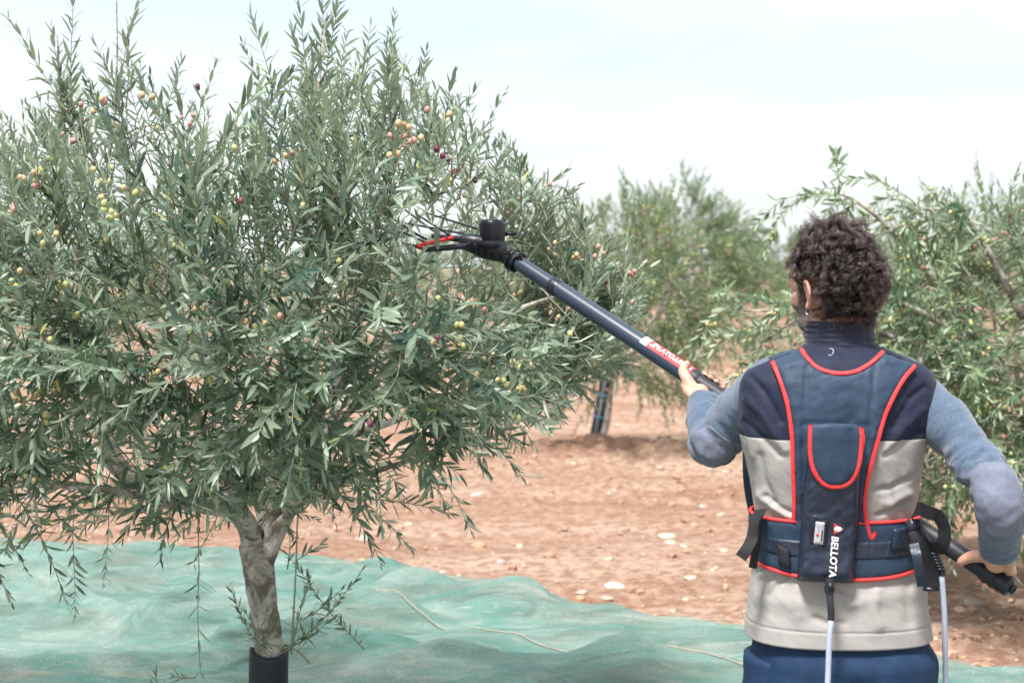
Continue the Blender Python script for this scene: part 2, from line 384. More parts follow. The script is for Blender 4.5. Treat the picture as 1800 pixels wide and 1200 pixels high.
def axis_pts(segs):
    out = [segs[0][0]]
    for a, b, d0, d1 in segs:
        p = a; n = 0
        while p < b - 1e-6:
            f = (p - a) / (b - a); p += d0 * (1 - f) + d1 * f; out.append(min(p, b))
    return np.unique(np.round(out, 5))
xs = axis_pts([(-900, -40, 90, 12), (-40, -6, 6, .3), (-6, -3.2, .12, .03), (-3.2, 4.2, .027, .027), (4.2, 7, .03, .12), (7, 40, .3, 6), (40, 900, 12, 90)])
ys = axis_pts([(-900, -20, 120, 8), (-20, 4.6, 3, .15), (4.6, 5.6, .05, .022), (5.6, 9.5, .018, .022), (9.5, 15, .026, .07), (15, 32, .09, .3), (32, 60, .4, 2), (60, 1500, 3, 150)])
X, Y = np.meshgrid(xs, ys, indexing='ij'); Z = ground_h(X, Y)
V = np.stack([X, Y, Z], -1).reshape(-1, 3); nx, ny = len(xs), len(ys)
I = (np.arange(nx - 1)[:, None] * ny + np.arange(ny - 1)).ravel()
F3 = np.concatenate([np.stack([I, I + ny, I + ny + 1], 1), np.stack([I, I + ny + 1, I + 1], 1)])
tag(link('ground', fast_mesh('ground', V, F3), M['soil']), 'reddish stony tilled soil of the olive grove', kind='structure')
def gz(x, y): return float(ground_h(np.array([x]), np.array([y]))[0])

near_c = np.stack([np.linspace(-7.0, 1.6, 640), 1.3 + .1 * np.sin(np.linspace(0, 9, 640))], 1)
NV = 640
tt = (np.linspace(0, 1, NV) ** 1.1)[None, :, None]
_nx = np.linspace(-7.0, 2.62, 640); _ne = np.interp(_nx, EX, EY) * sstep(2.75, 2.45, _nx) + (1.45 + 0 * _nx) * (1 - sstep(2.75, 2.45, _nx))
NX = np.stack([_nx[:, None] + 0 * tt[..., 0], _ne[:, None] * (1 - tt[..., 0]) + 1.3 * tt[..., 0]], -1)
nxx, nyy = NX[..., 0], NX[..., 1]
_cp = np.array([ground_hit(*q)[:2] for q in ((600, 1056), (640, 1066), (720, 1084), (800, 1100), (900, 1122), (1010, 1141), (1150, 1160), (1330, 1186), (1420, 1199))])
def net_fold(x, y):
    xr, yr = x * .97 + y * .22, y * .97 - x * .12
    w = fbm(xr * .5, yr * .8, 0, 77, 2) * .7
    sab = lambda q: np.sqrt(q * q + .0012)
    a = 1 - sab(fbm(xr * .45 + 2, yr * 1.7 + w, 0, 51, 3)) * 3.2
    b = 1 - sab(fbm(xr * .9 + 7, yr * 3.6 + w * 2, 0, 52, 3)) * 3.0
    c = fbm(xr * 2.2, yr * 7.5 + w * 3, 0, 53, 3)
    h = .12 * np.clip(a, 0, 1) ** 1.7 + .07 * np.clip(b, 0, 1) ** 1.5 + .026 * (c + .5) + .012 * fbm(xr * 3.5, yr * 15 + w * 6, 0, 54, 2)
    # the thick rolled fold lying left of the trunk
    fx = np.linspace(-3.2, 1.2, 40); fy = np.interp(fx, [-3.2, -2.25, -1.75, -1.2, -.6, 0.2, 1.2], [6.95, 6.75, 6.35, 6.05, 5.7, 5.35, 5.1])
    d = y - np.interp(x, fx, fy); am = .15 * sstep(.9, -1.4, x)
    h = h + am * np.exp(-(d / np.where(d > 0, .09, .17)) ** 2)
    h = h * (1 - .8 * np.exp(-((y - np.interp(x, _cp[:, 0], _cp[:, 1])) / .16) ** 2) * sstep(_cp[0, 0] - .3, _cp[0, 0], x))   # the seam cord holds the net flat
    hp = ground_hit(905, 1040); h = h + .10 * np.exp(-((x - hp[0]) / .26) ** 2 - ((y - hp[1] + .15) / .2) ** 2)
    return h
ed = np.minimum(1, (tt[..., 0] * 5.5 + .02) * 2.2) * np.ones_like(nxx)
NZ = ground_h(nxx, nyy) + .014 + net_fold(nxx, nyy) * (.18 + .82 * sstep(0, 1, ed))
for _ in range(2):
    NZ[1:-1] = (NZ[:-2] + 2 * NZ[1:-1] + NZ[2:]) / 4; NZ[:, 1:-1] = (NZ[:, :-2] + 2 * NZ[:, 1:-1] + NZ[:, 2:]) / 4
NVV = np.stack([nxx, nyy, NZ], -1).reshape(-1, 3)
I = (np.arange(639)[:, None] * NV + np.arange(NV - 1)).ravel()
F3 = np.concatenate([np.stack([I, I + 1, I + NV + 1], 1), np.stack([I, I + NV + 1, I + NV], 1)])
net = tag(link('harvest_net', fast_mesh('harvest_net', NVV, F3), M['net']), 'rumpled green harvest netting spread over the soil under the olive tree', 'net')
NFLAT = NVV.reshape(-1, 3)
def net_z(x, y):
    d = (NFLAT[:, 0] - x) ** 2 + (NFLAT[:, 1] - y) ** 2; q = np.argpartition(d, 5)[:5]; return float(NFLAT[q, 2].max())
def cord(pxs):
    P = np.array([ground_hit(q[0], q[1], .05) for q in pxs]); P = spline(np.c_[P[:, :2], np.zeros((len(P), 2))], 90)[:, :3]
    z = np.array([net_z(*q[:2]) for q in P]); k = np.hanning(11); k /= k.sum(); P[:, 2] = np.maximum(z, np.convolve(np.pad(z, 5, 'edge'), k, 'valid')) + .004
    v, f, _ = sweep(P, .0027, 200, 8); MB().add(v, f).build('seam_cord', M['cord'], net)
cord([(600, 1056), (640, 1066), (720, 1084), (800, 1100), (900, 1122), (1010, 1141), (1150, 1160), (1330, 1186), (1420, 1199)])

# stones
def rock(seed, sub=2):
    bm = bmesh.new(); bmesh.ops.create_icosphere(bm, subdivisions=sub, radius=1)
    V = np.array([v.co[:] for v in bm.verts]); F = [tuple(v.index for v in f.verts) for f in bm.faces]; bm.free()
    r = np.random.RandomState(seed); A = r.randn(9, 3); A = unit(A); d = r.uniform(.45, .92, 9)
    for a, q in zip(A, d):
        s = V @ a; V = V - np.clip(s - q, 0, None)[:, None] * a * .9
    V = V * (1 + .26 * fbm(V[:, 0] * 1.5, V[:, 1] * 1.5, V[:, 2] * 1.5 + seed, seed, 3))[:, None]
    return V, F
rock_meshes = []
for k in range(9):
    v, f = rock(k + 1); m = MB().add(v, f).mesh('stone'); m.materials.append([M['stone'], M['stone_grey'], M['stone_rust'], M['stone']][k % 4]); rock_meshes.append(m)
def stone(px, py, w, hh, k, label=None):
    g = ground_hit(px, py)
    for _ in range(3): g = ground_hit(px, py, gz(g[0], g[1]))
    s = w / 2500 * g[1] / 2; o = bpy.data.objects.new('stone', rock_meshes[k % 9]); sc.collection.objects.link(o)
    o.scale = (s, s * rng.uniform(.75, 1.1), s * hh); o.rotation_euler = (rng.uniform(-.2, .2), rng.uniform(-.2, .2), rng.uniform(-.5, .5) + (math.pi if k % 2 else 0))
    o.location = (g[0], g[1], gz(g[0], g[1]) + s * hh * .12)
    tag(o, label or 'small stone lying loose among others on the open reddish soil', 'stone', 'stones scattered on the soil'); return o
for px, py, w, hh, k, lb in [(1712, 1062, 46, .6, 1, 'large pale stone on the soil below the end of the pole and the right hand'), (1690, 1072, 30, .5, 4, 'smaller tan stone touching the left side of the large pale stone'),
                             (1175, 943, 42, .38, 0, 'flat pale stone lying alone in the middle of the open soil'), (1180, 954, 26, .3, 3, 'low cream stone just in front of the flat pale stone'),
                             (1085, 1028, 52, .42, 0, 'long pale stone in a cluster near the edge of the green net'), (1024, 1043, 27, .6, 3, 'rounded cream stone left of the long pale stone'),
                             (1068, 1052, 22, .7, 4, 'small upright stone in front of the long pale stone'), (1216, 1018, 28, .5, 3, 'pale stone right of the long stone cluster'),
                             (842, 962, 28, .8, 2, 'rounded tan stone behind the hump of the net'), (1292, 1072, 17, .9, 6, 'reddish rounded stone beside the left hem of the jacket'), (840, 868, 30, .4, 3, 'pale flat stone beyond the tips of the lowest right-hand olive branch'),
                             (640, 948, 34, .5, 5, 'grey stone on the soil seen under the tree crown')]:
    stone(px, py, w, hh, k, lb)
for i in range(200):
    py = 590 + 600 * rng.rand() ** .8; px = rng.uniform(560, 1800) if rng.rand() < .85 else rng.uniform(0, 560)
    g = ground_hit(px, py)
    ex = np.interp(px, [q[0] for q in edge_px], [q[1] for q in edge_px])
    if py > ex - 8 or 1320 < px < 1620: continue
    stone(px, py, rng.uniform(8, 20) * (.35 + .65 * (py - 470) / 500), rng.uniform(.4, .8), int(rng.randint(0, 9)))
def scatter(name, mat, n, smin, smax, seed, dens=None, lab=''):
    r = np.random.RandomState(seed); base = [rock(50 + q, 1) for q in range(5)]; Vs, Fs, c = [], [], 0; k = 0
    while k < n:
        y = 5.6 + 20 * r.rand() ** 1.7; x = r.uniform(-.42, .42) * y
        if dens is not None and r.rand() > dens(x, y): continue
        fe = np.interp(x, edge_c[:500, 0], edge_c[:500, 1])
        k += 1
        if y < fe + .02: continue
        v, f = base[k % 5]; s = smin + (smax - smin) * r.rand() ** 3.5; a = r.uniform(0, 6.28)
        R = np.array([[math.cos(a), -math.sin(a), 0], [math.sin(a), math.cos(a), 0], [0, 0, 1]])
        v = (v * [1, r.uniform(.6, 1), r.uniform(.45, .9)] * s) @ R.T + [x, y, 0]
        v[:, 2] += gz(x, y) + s * .2; Vs.append(v); Fs.append(np.array(f) + c); c += len(v)
    me = fast_mesh(name, np.concatenate(Vs), np.concatenate(Fs))
    if name == 'soil_clods': me.polygons.foreach_set('use_smooth', np.zeros(len(me.polygons), bool))
    tag(link(name, me, mat), lab, kind='stuff')
def band_d(x, y):
    b = float(sstep(-.15, .35, fbm(np.array([x * .12 + 3.1]), np.array([y * .85 + .06 * x]), 0, 11, 3))[0])
    m = math.exp(-((x - T1P[0]) / 1.1) ** 2 - ((y - T1P[1]) / .7) ** 2); return .12 + .5 * b + m
scatter('soil_clods', M['clod'], 5200, .005, .045, 3, band_d, 'loose dark clods of tilled soil')
scatter('gravel', M['stone'], 2600, .004, .022, 4, None, 'fine pale gravel in the soil')

# ------------------------------------------------------------------ olive trees
LT = np.array([0, .22, .5, .78]); LW = np.array([.10, .74, 1.0, .66])
def leaf_template(detail):
    if detail == 0:
        return np.array([[0, 0, 0], [.5, -.5, .0], [1, 0, 0], [.5, .5, .0]]), np.array([[0, 1, 2], [0, 2, 3]])
    v = [[0, 0, 0]]
    for t, w in zip(LT[1:], LW[1:]): v += [[t, -.5 * w, .10 * w], [t, 0, 0], [t, .5 * w, .10 * w]]
    v.append([1, 0, 0]); f = [[0, 1, 2], [0, 2, 3]]
    for k in (1, 4):
        f += [[k, k + 3, k + 4], [k, k + 4, k + 1], [k + 1, k + 4, k + 5], [k + 1, k + 5, k + 2]]
    f += [[7, 10, 8], [8, 10, 9]]
    return np.array(v, float), np.array(f)
def leaf_verts(T, P, D, N, Ln, W, C):
    D = unit(D); N = unit(N - D * np.sum(N * D, 1, keepdims=True)); S = np.cross(N, D)
    x, y, z = T[:, 0], T[:, 1], T[:, 2]
    hh = z[None] * W[:, None] + C[:, None] * (x ** 2)[None] * Ln[:, None]
    return P[:, None] + D[:, None] * (x[None] * Ln[:, None])[..., None] + S[:, None] * (y[None] * W[:, None])[..., None] + N[:, None] * hh[..., None]
def leaves_mesh(name, LV, detail):
    T, F = leaf_template(detail); P, D, N, Ln, W, C, R = LV
    V = leaf_verts(T, P, D, N, Ln, W, C); n, k = len(P), len(T)
    F3 = (F[None] + (np.arange(n) * k)[:, None, None]).reshape(-1, 3)
    m = fast_mesh(name, V.reshape(-1, 3), F3)
    a = m.attributes.new('rnd', 'FLOAT', 'POINT'); a.data.foreach_set('value', np.repeat(R, k).astype(np.float32)); return m
def make_shoot(r, base, d, Lg, trop, sp, ll, wander=.35, lw=.195, tone=.5, sag=.0):
    """one leafy shoot: stem points and its leaves in opposite pairs, each pair turned a quarter on the last"""
    n = max(5, int(Lg / sp)); d = unit(d); P = [np.array(base, float)]; Ds = []
    w = r.randn(3) * wander
    for k in range(n):
        d = unit(d + np.array([0, 0, trop]) / n + w / n + r.randn(3) * .03); Ds.append(d); P.append(P[-1] + d * Lg / n)
    P = np.array(P); Tn = np.array(Ds + [Ds[-1]])
    e1 = unit(np.cross(Tn, r.randn(3))); e2 = np.cross(Tn, e1)
    k = np.arange(1, n + 1); ph = r.uniform(0, 6.28) + k * np.pi / 2 + r.randn(n) * .3
    rad = np.cos(ph)[:, None] * e1[k] + np.sin(ph)[:, None] * e2[k]
    f = k / n; th = np.radians(np.interp(f, [0, .6, 1], [58, 42, 22]))[:, None] + r.randn(n, 1) * .16
    out = []
    tone = tone + r.randn() * .1
    for s in (1, -1):
        th2 = th + r.randn(n, 1) * .15; rd = rad * s
        D = np.cos(th2) * Tn[k] + np.sin(th2) * rd; D[:, 2] -= sag
        Nn = np.sin(th2) * Tn[k] - np.cos(th2) * rd + np.array([0, 0, .45]) + r.randn(n, 3) * .25
        Ln = ll * np.interp(f, [0, .25, .7, 1], [.75, 1, .95, .5]) * r.uniform(.6, 1.2, n)
        keep = r.rand(n) > .06
        out.append([q[keep] for q in (P[k], D, Nn, Ln, Ln * lw * r.uniform(.85, 1.15, n), r.uniform(-.30, .12, n), np.where(r.rand(n) < .008, 1., np.clip(tone + r.randn(n) * .24, 0, .95)))])
    Lv = [np.concatenate([out[0][q], out[1][q]]) for q in range(7)]
    return P, Lv
def tube3(P, r0, r1, m=4):
    n = len(P); T, U, W = frames(P); a = np.linspace(0, 2 * np.pi, m, endpoint=False)
    r = np.linspace(r0, r1, n)[:, None, None]
    G = P[:, None] + r * (np.cos(a)[None, :, None] * U[:, None] + np.sin(a)[None, :, None] * W[:, None])
    I = np.arange(n - 1)[:, None] * m; j = np.arange(m); jn = (j + 1) % m
    A, B, Cc, Dd = (I + j).ravel(), (I + jn).ravel(), (I + m + jn).ravel(), (I + m + j).ravel()
    return G.reshape(-1, 3), np.concatenate([np.stack([A, B, Cc], 1), np.stack([A, Cc, Dd], 1)])
class Acc:
    def __init__(s): s.V, s.F, s.n = [], [], 0
    def add(s, v, f): s.V.append(v); s.F.append(f + s.n); s.n += len(v)
    def mesh(s, name): return fast_mesh(name, np.concatenate(s.V), np.concatenate(s.F))

def bezier(a, b, c, n):
    t = np.linspace(0, 1, n)[:, None]; return a * (1 - t) ** 2 + 2 * b * t * (1 - t) + c * t * t

# ---- pole line (needed to keep shoots off the pole)
POLE_A = on(1776, 1032, 3.06); POLE_B = on(905, 458, 4.0)
POLE_U = unit(POLE_B - POLE_A); POLE_LEN = float(np.linalg.norm(POLE_B - POLE_A))
def pole_at(px):
    lo, hi = 0.0, 1.3
    for _ in range(40):
        m = (lo + hi) / 2; q = proj(POLE_A + (POLE_B - POLE_A) * m)[0][0]
        if q > px: lo = m
        else: hi = m
    return POLE_A + (POLE_B - POLE_A) * lo
def hides_pole(LP):
    x, y, d = proj(LP); ta = proj(POLE_A); tb = proj(POLE_B)
    f = np.clip((x - ta[0]) / (tb[0] - ta[0]), 0, 1); ly = ta[1] + f * (tb[1] - ta[1]); pd = 1 / ((1 - f) / ta[2] + f / tb[2])
    bad = (np.abs(y - ly) < 62) & (d < pd + .10) & (x > 885)
    bad |= (x > 806) & (x < 935) & (y > 365) & (y < 505) & (d < tb[2] + .16)
    bad |= (x > 700) & (x <= 806) & (y > 360) & (y < 450) & (d < tb[2] + .06) & (np.sin(x * 91.7 + y * 37.3) < -.35)
    bad |= (x > 1140) & (y > 430) & (d < 4.2)
    return bad

# ---- the main tree
TY = 4.32
def main_tree():
    r = np.random.RandomState(11)
    foot = ground_hit(470, 1430); foot = np.array([on(470, 1400, TY)[0], TY, 0]); foot[2] = gz(foot[0], foot[1])
    t = thing('olive_tree', 'olive tree laden with green and pink olives, black guard round its trunk, on green netting', 'tree', foot)
    W = lambda px, py, dy=0.0: on(px, py, TY + dy)
    # trunk
    tp = [np.array([foot[0], TY, -.05]), W(472, 1180), W(469, 1110), W(461, 1060), W(456, 1010), W(448, 955)]
    dr = lambda u, a, C: .010 * fbm(np.cos(a) * 1.3, np.sin(a) * 1.3, C[:, 2][:, None] * 11, 5, 5) + .007 * np.exp(-((u - .55) / .07) ** 2 - (np.angle(np.exp(1j * (a - 2.5))) / .7) ** 2) + .003 * np.sin(a * 3 + u * 5) * sstep(.4, .8, u)
    v, f, _ = sweep(tp, [.050, .046, .043, .046, .047, .050], 80, 36, dr=dr)
    MB().add(v, f).build('trunk', M['bark'], t)
    v, f = ellipsoid(W(447, 938, -.02), (.034, .034, .03)); v = v + .004 * fbm(v[:, 0] * 60, v[:, 1] * 60, v[:, 2] * 60, 3)[:, None]
    MB().add(v, f).build('pruning_stub', M['cut'], t)
    g0 = W(473, 1141); gr = [(.060, 0), (.0605, g0[2] - foot[2] - .004), (.057, g0[2] - foot[2])]
    mb = MB(); nz = 30; a = np.linspace(0, 2 * np.pi, 40, endpoint=False)
    hz = np.linspace(-.02, g0[2], nz); G = []
    for z in hz:
        rr = .0585 + .0018 * fbm(np.cos(a) * 1.6, np.sin(a) * 1.6, z * 7, 9, 2) + .0035 * np.exp(-((a - 2.2) / .12) ** 2)
        G.append(np.stack([foot[0] + (g0[0] - foot[0]) * z / g0[2] + rr * np.cos(a), TY + rr * np.sin(a), z + .010 * np.sin(a * 2 + 1) * (z / g0[2]) ** 6 + 0 * a], 1))
    mb.add(np.concatenate(G), [tuple(reversed(q)) for q in grid_faces(nz, 40, cv=True)]); gd = mb.build('trunk_guard', M['guard'], t)
    s = gd.modifiers.new('s', 'SOLIDIFY'); s.thickness = .002; s.offset = -1
    # limbs (px, py, depth offset, radius)
    limbs = [
        [(447, 985, .0, .038), (436, 925, -.02, .034), (390, 880, -.08, .030), (300, 865, -.14, .030), (215, 825, -.15, .027), (175, 735, -.12, .023), (120, 560, -.08, .015), (135, 420, -.02, .010), (110, 200, .02, .005), (100, 60, .02, .002)],
        [(215, 832, -.15, .022), (165, 790, -.05, .020), (60, 740, .05, .016), (-60, 640, .1, .011), (-140, 430, .12, .006)],
        [(462, 985, 0, .036), (485, 930, .02, .034), (520, 860, .05, .030), (545, 760, .06, .026), (575, 680, .06, .023), (606, 600, .08, .02), (640, 480, .1, .013), (680, 300, .08, .007), (690, 130, .08, .003)],
        [(462, 950, .0, .030), (480, 900, .0, .025), (486, 800, .0, .020), (500, 650, -.08, .016), (535, 480, -.1, .012), (540, 330, -.06, .009), (560, 150, -.02, .005), (575, 20, 0, .0025)],
        [(575, 690, .06, .018), (650, 640, -.05, .014), (750, 590, -.12, .011), (860, 560, -.04, .008), (980, 520, .12, .005), (1080, 500, .22, .003)],
        [(540, 775, .06, .018), (630, 760, .2, .014), (750, 720, .3, .010), (870, 690, .35, .006), (960, 690, .36, .003)],
        [(520, 865, .05, .018), (560, 800, -.25, .014), (600, 740, -.45, .010), (640, 700, -.6, .007), (680, 640, -.7, .004)],
        [(450, 950, -.02, .022), (410, 860, -.3, .017), (360, 760, -.5, .013), (310, 640, -.62, .009), (290, 500, -.62, .006), (300, 330, -.5, .003)],
        [(470, 930, .02, .022), (440, 830, .3, .018), (390, 700, .5, .014), (340, 520, .6, .009), (330, 340, .55, .005)],
        [(500, 880, .04, .020), (560, 780, .35, .016), (640, 640, .6, .012), (740, 480, .65, .008), (800, 330, .6, .004)],
        [(640, 480, .1, .009), (720, 400, .12, .007), (800, 310, .14, .004), (850, 220, .15, .002)],
        [(135, 420, -.02, .007), (190, 280, -.02, .005), (205, 120, .0, .003), (205, 0, 0, .0015)],
        [(485, 925, -.02, .016), (560, 860, -.22, .012), (670, 825, -.30, .008), (770, 790, -.22, .005)],
        [(430, 900, -.05, .014), (380, 900, -.35, .010), (300, 890, -.55, .007), (200, 900, -.6, .004)],
        [(395, 880, -.08, .016), (300, 880, -.35, .012), (180, 860, -.5, .008), (60, 850, -.55, .005)],
    ]
    paths = []
    for lb in limbs:
        P = np.array([W(a, b, c) for a, b, c, q in lb]); R = [q[3] for q in lb]
        d2 = lambda u, a, C: .0012 * fbm(np.cos(a) * 1.2, np.sin(a) * 1.2, C[:, 2][:, None] * 25, 8, 3) * sstep(.95, .5, u)
        v, f, _ = sweep(P, R, 60, 12, dr=d2); MB().add(v, f).build('limb', M['bark'], t)
        paths.append(spline(np.c_[P, R], 60))
    LP = np.concatenate(paths); LPok = LP[LP[:, 2] > .95]
    # envelope of the crown, in metres about the trunk
    kx = [-330, -200, -60, 0, 60, 110, 170, 220, 300, 400, 460, 520, 560, 620, 700, 760, 850, 930, 1000, 1060, 1120]
    ktop = [420, 300, 240, 235, 210, 130, 170, 130, 215, 245, 190, 140, 110, 120, 125, 190, 235, 335, 375, 440, 500]
    kbot = [920, 945, 945, 940, 930, 905, 895, 885, 920, 915, 885, 890, 870, 860, 860, 830, 790, 750, 700, 650, 600]
    ctr = W(430, 600); twigs = Acc(); leaves = []
    def add_shoot(*a, free=False, **k):
        P, Lv = make_shoot(r, *a, **k)
        if not free:
            ex, ey, _ = proj(P[-1]); ex, ey = ex[0], ey[0]
            if ey > np.interp(ex, [-400, 0, 300, 450, 600, 700, 800, 900, 980, 1050, 1120, 1160], [1000, 975, 945, 915, 930, 905, 860, 815, 745, 700, 660, 620]) or ey < np.interp(ex, kx, ktop) - 45 or ex > 1140: return None
        mid = Lv[0] + unit(Lv[1]) * Lv[3][:, None] * .5; bad = hides_pole(mid) | hides_pole(Lv[0])
        if bad.mean() > .25: return None
        if bad.any(): Lv = [q[~bad] for q in Lv]
        if not hides_pole(P).any(): twigs.add(*tube3(P, .0022, .0009))
        leaves.append(Lv); return P
    n_b = 0
    while n_b < 980:
        px = r.uniform(-330, 1110) if r.rand() < .9 else r.uniform(800, 1110); top, bot = np.interp(px, kx, ktop), np.interp(px, kx, kbot)
        py = r.uniform(top, bot)
        ex = max(0, 1 - ((px - 400) / 760) ** 2); mid = (top + bot) / 2; ez = max(0, 1 - abs((py - mid) / ((bot - top) / 2 + 1)) ** 2.5)
        hw = 1.0 * math.sqrt(ex * ez) * np.interp(py, [100, 350, 600], [.55, .85, 1])
        dy = hw * r.uniform(-1, 1) * 1.0
        if r.rand() < .45: dy = -hw * r.uniform(.55, 1)
        if px > 900: dy = abs(dy) * .8 - .02
        tgt = W(px, py, dy); n_b += 1
        dd = LPok[:, :3] - tgt;  cost = np.linalg.norm(dd, axis=1) + .9 * np.clip(LPok[:, 2] - tgt[2] + .05, 0, None); c = LPok[np.argmin(cost)]
        a = c[:3]; span = np.linalg.norm(tgt - a); ctl = (a + tgt) / 2 + np.array([0, 0, .12 * span]) + r.randn(3) * .06 * span
        Pb = bezier(a, ctl, tgt, 10); rb = min(.0065, c[3] * .7, .003 + .006 * span)
        if not hides_pole(Pb).any(): twigs.add(*tube3(Pb, rb, .0018, 5))
        Tb = unit(np.gradient(Pb, axis=0)); ns = int(2 + span * 7.5)
        LPok = np.vstack([LPok, np.c_[Pb[4:9], np.full(5, max(.0028, rb * .6))]])

        for q in range(min(ns, 5)):
            f = r.uniform(.35, 1) if q else 1.0; b = Pb[int(f * 9)]; qv = (b - ctr) / np.array([1.1, .95, .85])
            low = sstep(.05, -.35, qv[2]); up = sstep(-.1, .45, qv[2])
            d = Tb[int(f * 9)] * .5 + unit(qv) * np.array([.75, .75, .35]) + np.array([0, 0, .22 + .95 * up - .15 * low]) + r.randn(3) * .42
            Ls = r.uniform(.20, .40) * (1 + .1 * up)
            add_shoot(b, d, Ls, (-.45 * low - .3 * (1 - up) + .45 * up), .0205, r.uniform(.056, .077), tone=np.clip(.45 + r.randn() * .18, 0, 1), sag=.05 * (1 - up), lw=.19)
    # leaders that stand clear of the crown, low hanging shoots and the suckers at the trunk: (from, to, depth, tropism)
    for a, b, cx, cy, dy, tr in [(150, 260, 55, 20, 0, .2), (120, 270, 118, -10, .02, .2), (150, 300, 82, 55, .05, .2), (210, 240, 205, -40, 0, .2), (225, 200, 168, 70, 0, .1), (222, 190, 228, 60, .02, .1), (270, 260, 330, 110, .0, .2), (330, 260, 368, 108, 0, .1), (340, 300, 300, 130, .04, .1),
                             (520, 290, 432, 70, -.02, .2), (510, 240, 455, 25, 0, .2), (545, 200, 535, -20, 0, .2), (560, 200, 562, -60, .02, .1), (560, 240, 592, -20, 0, .1), (590, 210, 610, 60, 0, .2), (610, 220, 662, 50, 0, .1), (570, 210, 505, 55, -.04, .2),
                             (670, 240, 690, 25, .05, .2), (690, 220, 682, 60, .02, .1), (730, 260, 736, 88, .05, .2), (770, 270, 800, 130, .06, .2), (790, 260, 830, 150, .05, .1), (800, 300, 872, 148, .08, .3), (820, 330, 875, 240, .1, .1), (790, 340, 868, 296, .12, .1), (440, 300, 470, 185, -.05, .2),
                             (60, 300, 25, 190, .0, .2), (20, 300, 0, 200, .05, .2), (-40, 330, -60, 200, .05, .2), (880, 400, 990, 290, .14, .1), (900, 420, 1015, 330, .16, .0), (920, 420, 985, 335, .2, .1), (960, 450, 1050, 375, .2, 0), (1000, 480, 1110, 420, .22, 0),
                             (1020, 500, 1155, 462, .26, -.1), (1010, 520, 1130, 480, .24, -.3), (1000, 540, 1128, 530, .28, -.2), (980, 590, 1100, 612, .3, -.4), (1000, 610, 1118, 658, .3, -.4), (960, 640, 1040, 715, .3, -.5), (900, 660, 985, 742, .3, -.5), (860, 700, 950, 775, .28, -.5),
                             (800, 720, 905, 850, .2, -.5), (760, 740, 870, 835, .18, -.6), (750, 800, 805, 945, .12, -1.), (700, 790, 790, 900, .1, -.7), (660, 830, 672, 940, .05, -1.), (640, 800, 720, 870, .0, -.7), (560, 840, 620, 905, -.1, -.6), (840, 600, 960, 660, .1, -.3), (820, 640, 930, 720, .12, -.4)]:
        A, B = W(a, b, dy), W(cx, cy, dy); Lg = np.linalg.norm(B - A)
        d = (B - A) / Lg - np.array([0, 0, tr * .5]); add_shoot(A, d, Lg, tr, .0205, r.uniform(.058, .076), wander=.1, tone=.5, free=True)
    for a, b, c, dd, dy, tr, sp in [(350, 880, 345, 1190, -.12, -.1, .034), (385, 900, 350, 990, -.1, -.3, .025), (130, 870, 125, 1075, -.2, -.2, .021), (190, 860, 195, 1025, -.1, -.3, .026), (20, 860, 130, 1060, -.3, -.4, .023), (-20, 900, 60, 1000, -.25, -.3, .022), (-40, 960, 30, 1050, -.3, -.4, .022),
                                    (60, 850, 120, 960, -.25, -.3, .022), (-30, 850, 10, 1010, -.2, -.3, .022), (470, 1150, 390, 1040, -.1, .5, .017), (500, 1140, 635, 1005, -.12, .5, .017), (490, 1150, 590, 1080, -.1, .4, .019), (478, 1140, 420, 1075, -.08, .5, .019), (640, 1140, 510, 985, -.09, .2, .019),
                                    (455, 1120, 450, 1010, -.1, .2, .024), (480, 1150, 440, 1110, -.12, .2, .02), (520, 1150, 555, 1100, -.12, .2, .02), (520, 985, 570, 950, -.08, .3, .021), (505, 1000, 520, 920, -.05, .2, .02), (345, 1190, 300, 1195, -.12, .2, .03), (285, 1230, 275, 1180, -.35, .2, .02), (515, 1130, 545, 1010, -.1, .2, .02), (530, 1090, 600, 1040, -.1, .2, .02)]:
        A, B = W(a, b, dy), W(c, dd, dy); Lg = np.linalg.norm(B - A)
        add_shoot(A, (B - A) / Lg - np.array([0, 0, tr * .5]), Lg, tr, sp, r.uniform(.046, .06), wander=.15, tone=.42, free=True)
    for k in range(46):
        px, py = r.uniform(230, 640), r.uniform(800, 885); dy = r.uniform(-.45, -.06) if k % 3 else r.uniform(.05, .4)
        A = W(px, py, dy); d = np.array([r.uniform(-1, 1), r.uniform(-.6, .2), r.uniform(-.55, .35)]); lim = 900 if 430 < px < 520 else 945
        P0 = LP[np.argmin(np.linalg.norm(LP[:, :3] - A, axis=1)), :3]; twigs.add(*tube3(bezier(P0, (P0 + A) / 2 + [0, 0, .04], A, 8), .0045, .002, 4))
        if proj(A + unit(d) * .3)[1][0] < lim: add_shoot(A, d, r.uniform(.2, .34), r.uniform(-.5, .1), .0205, r.uniform(.055, .07), free=True)
    # a small bare stem that carries the suckers
    for P in ([W(545, 1165, -.06), W(518, 1140, -.075), W(470, 1130, -.085), W(440, 1100, -.085)], [W(512, 1150, -.075), W(520, 1000, -.075), W(524, 860, -.06)]):
        twigs.add(*tube3(spline(np.array(P), 14), .0035, .0022, 5))
    link('twigs', twigs.mesh('twigs'), M['twig'], t)['kind'] = 'stuff'
    LV = [np.concatenate([q[k] for q in leaves]) for k in range(7)]
    # the leaves that show largest and lie nearest become parts of their own
    tip = LV[0] + unit(LV[1]) * LV[3][:, None]; x0, y0, d0 = proj(LV[0]); x1, y1, d1 = proj(tip); xm, ym, dm = (x0 + x1) / 2, (y0 + y1) / 2, (d0 + d1) / 2
    cell = (xm // 14).astype(int) * 1000 + (ym // 14).astype(int); order = np.lexsort((dm, cell)); first = order[np.r_[True, np.diff(cell[order]) != 0]]
    plen = np.hypot(x1 - x0, y1 - y0); ok = first[(xm[first] > 5) & (xm[first] < 1795) & (ym[first] > 5) & (ym[first] < 1195)]
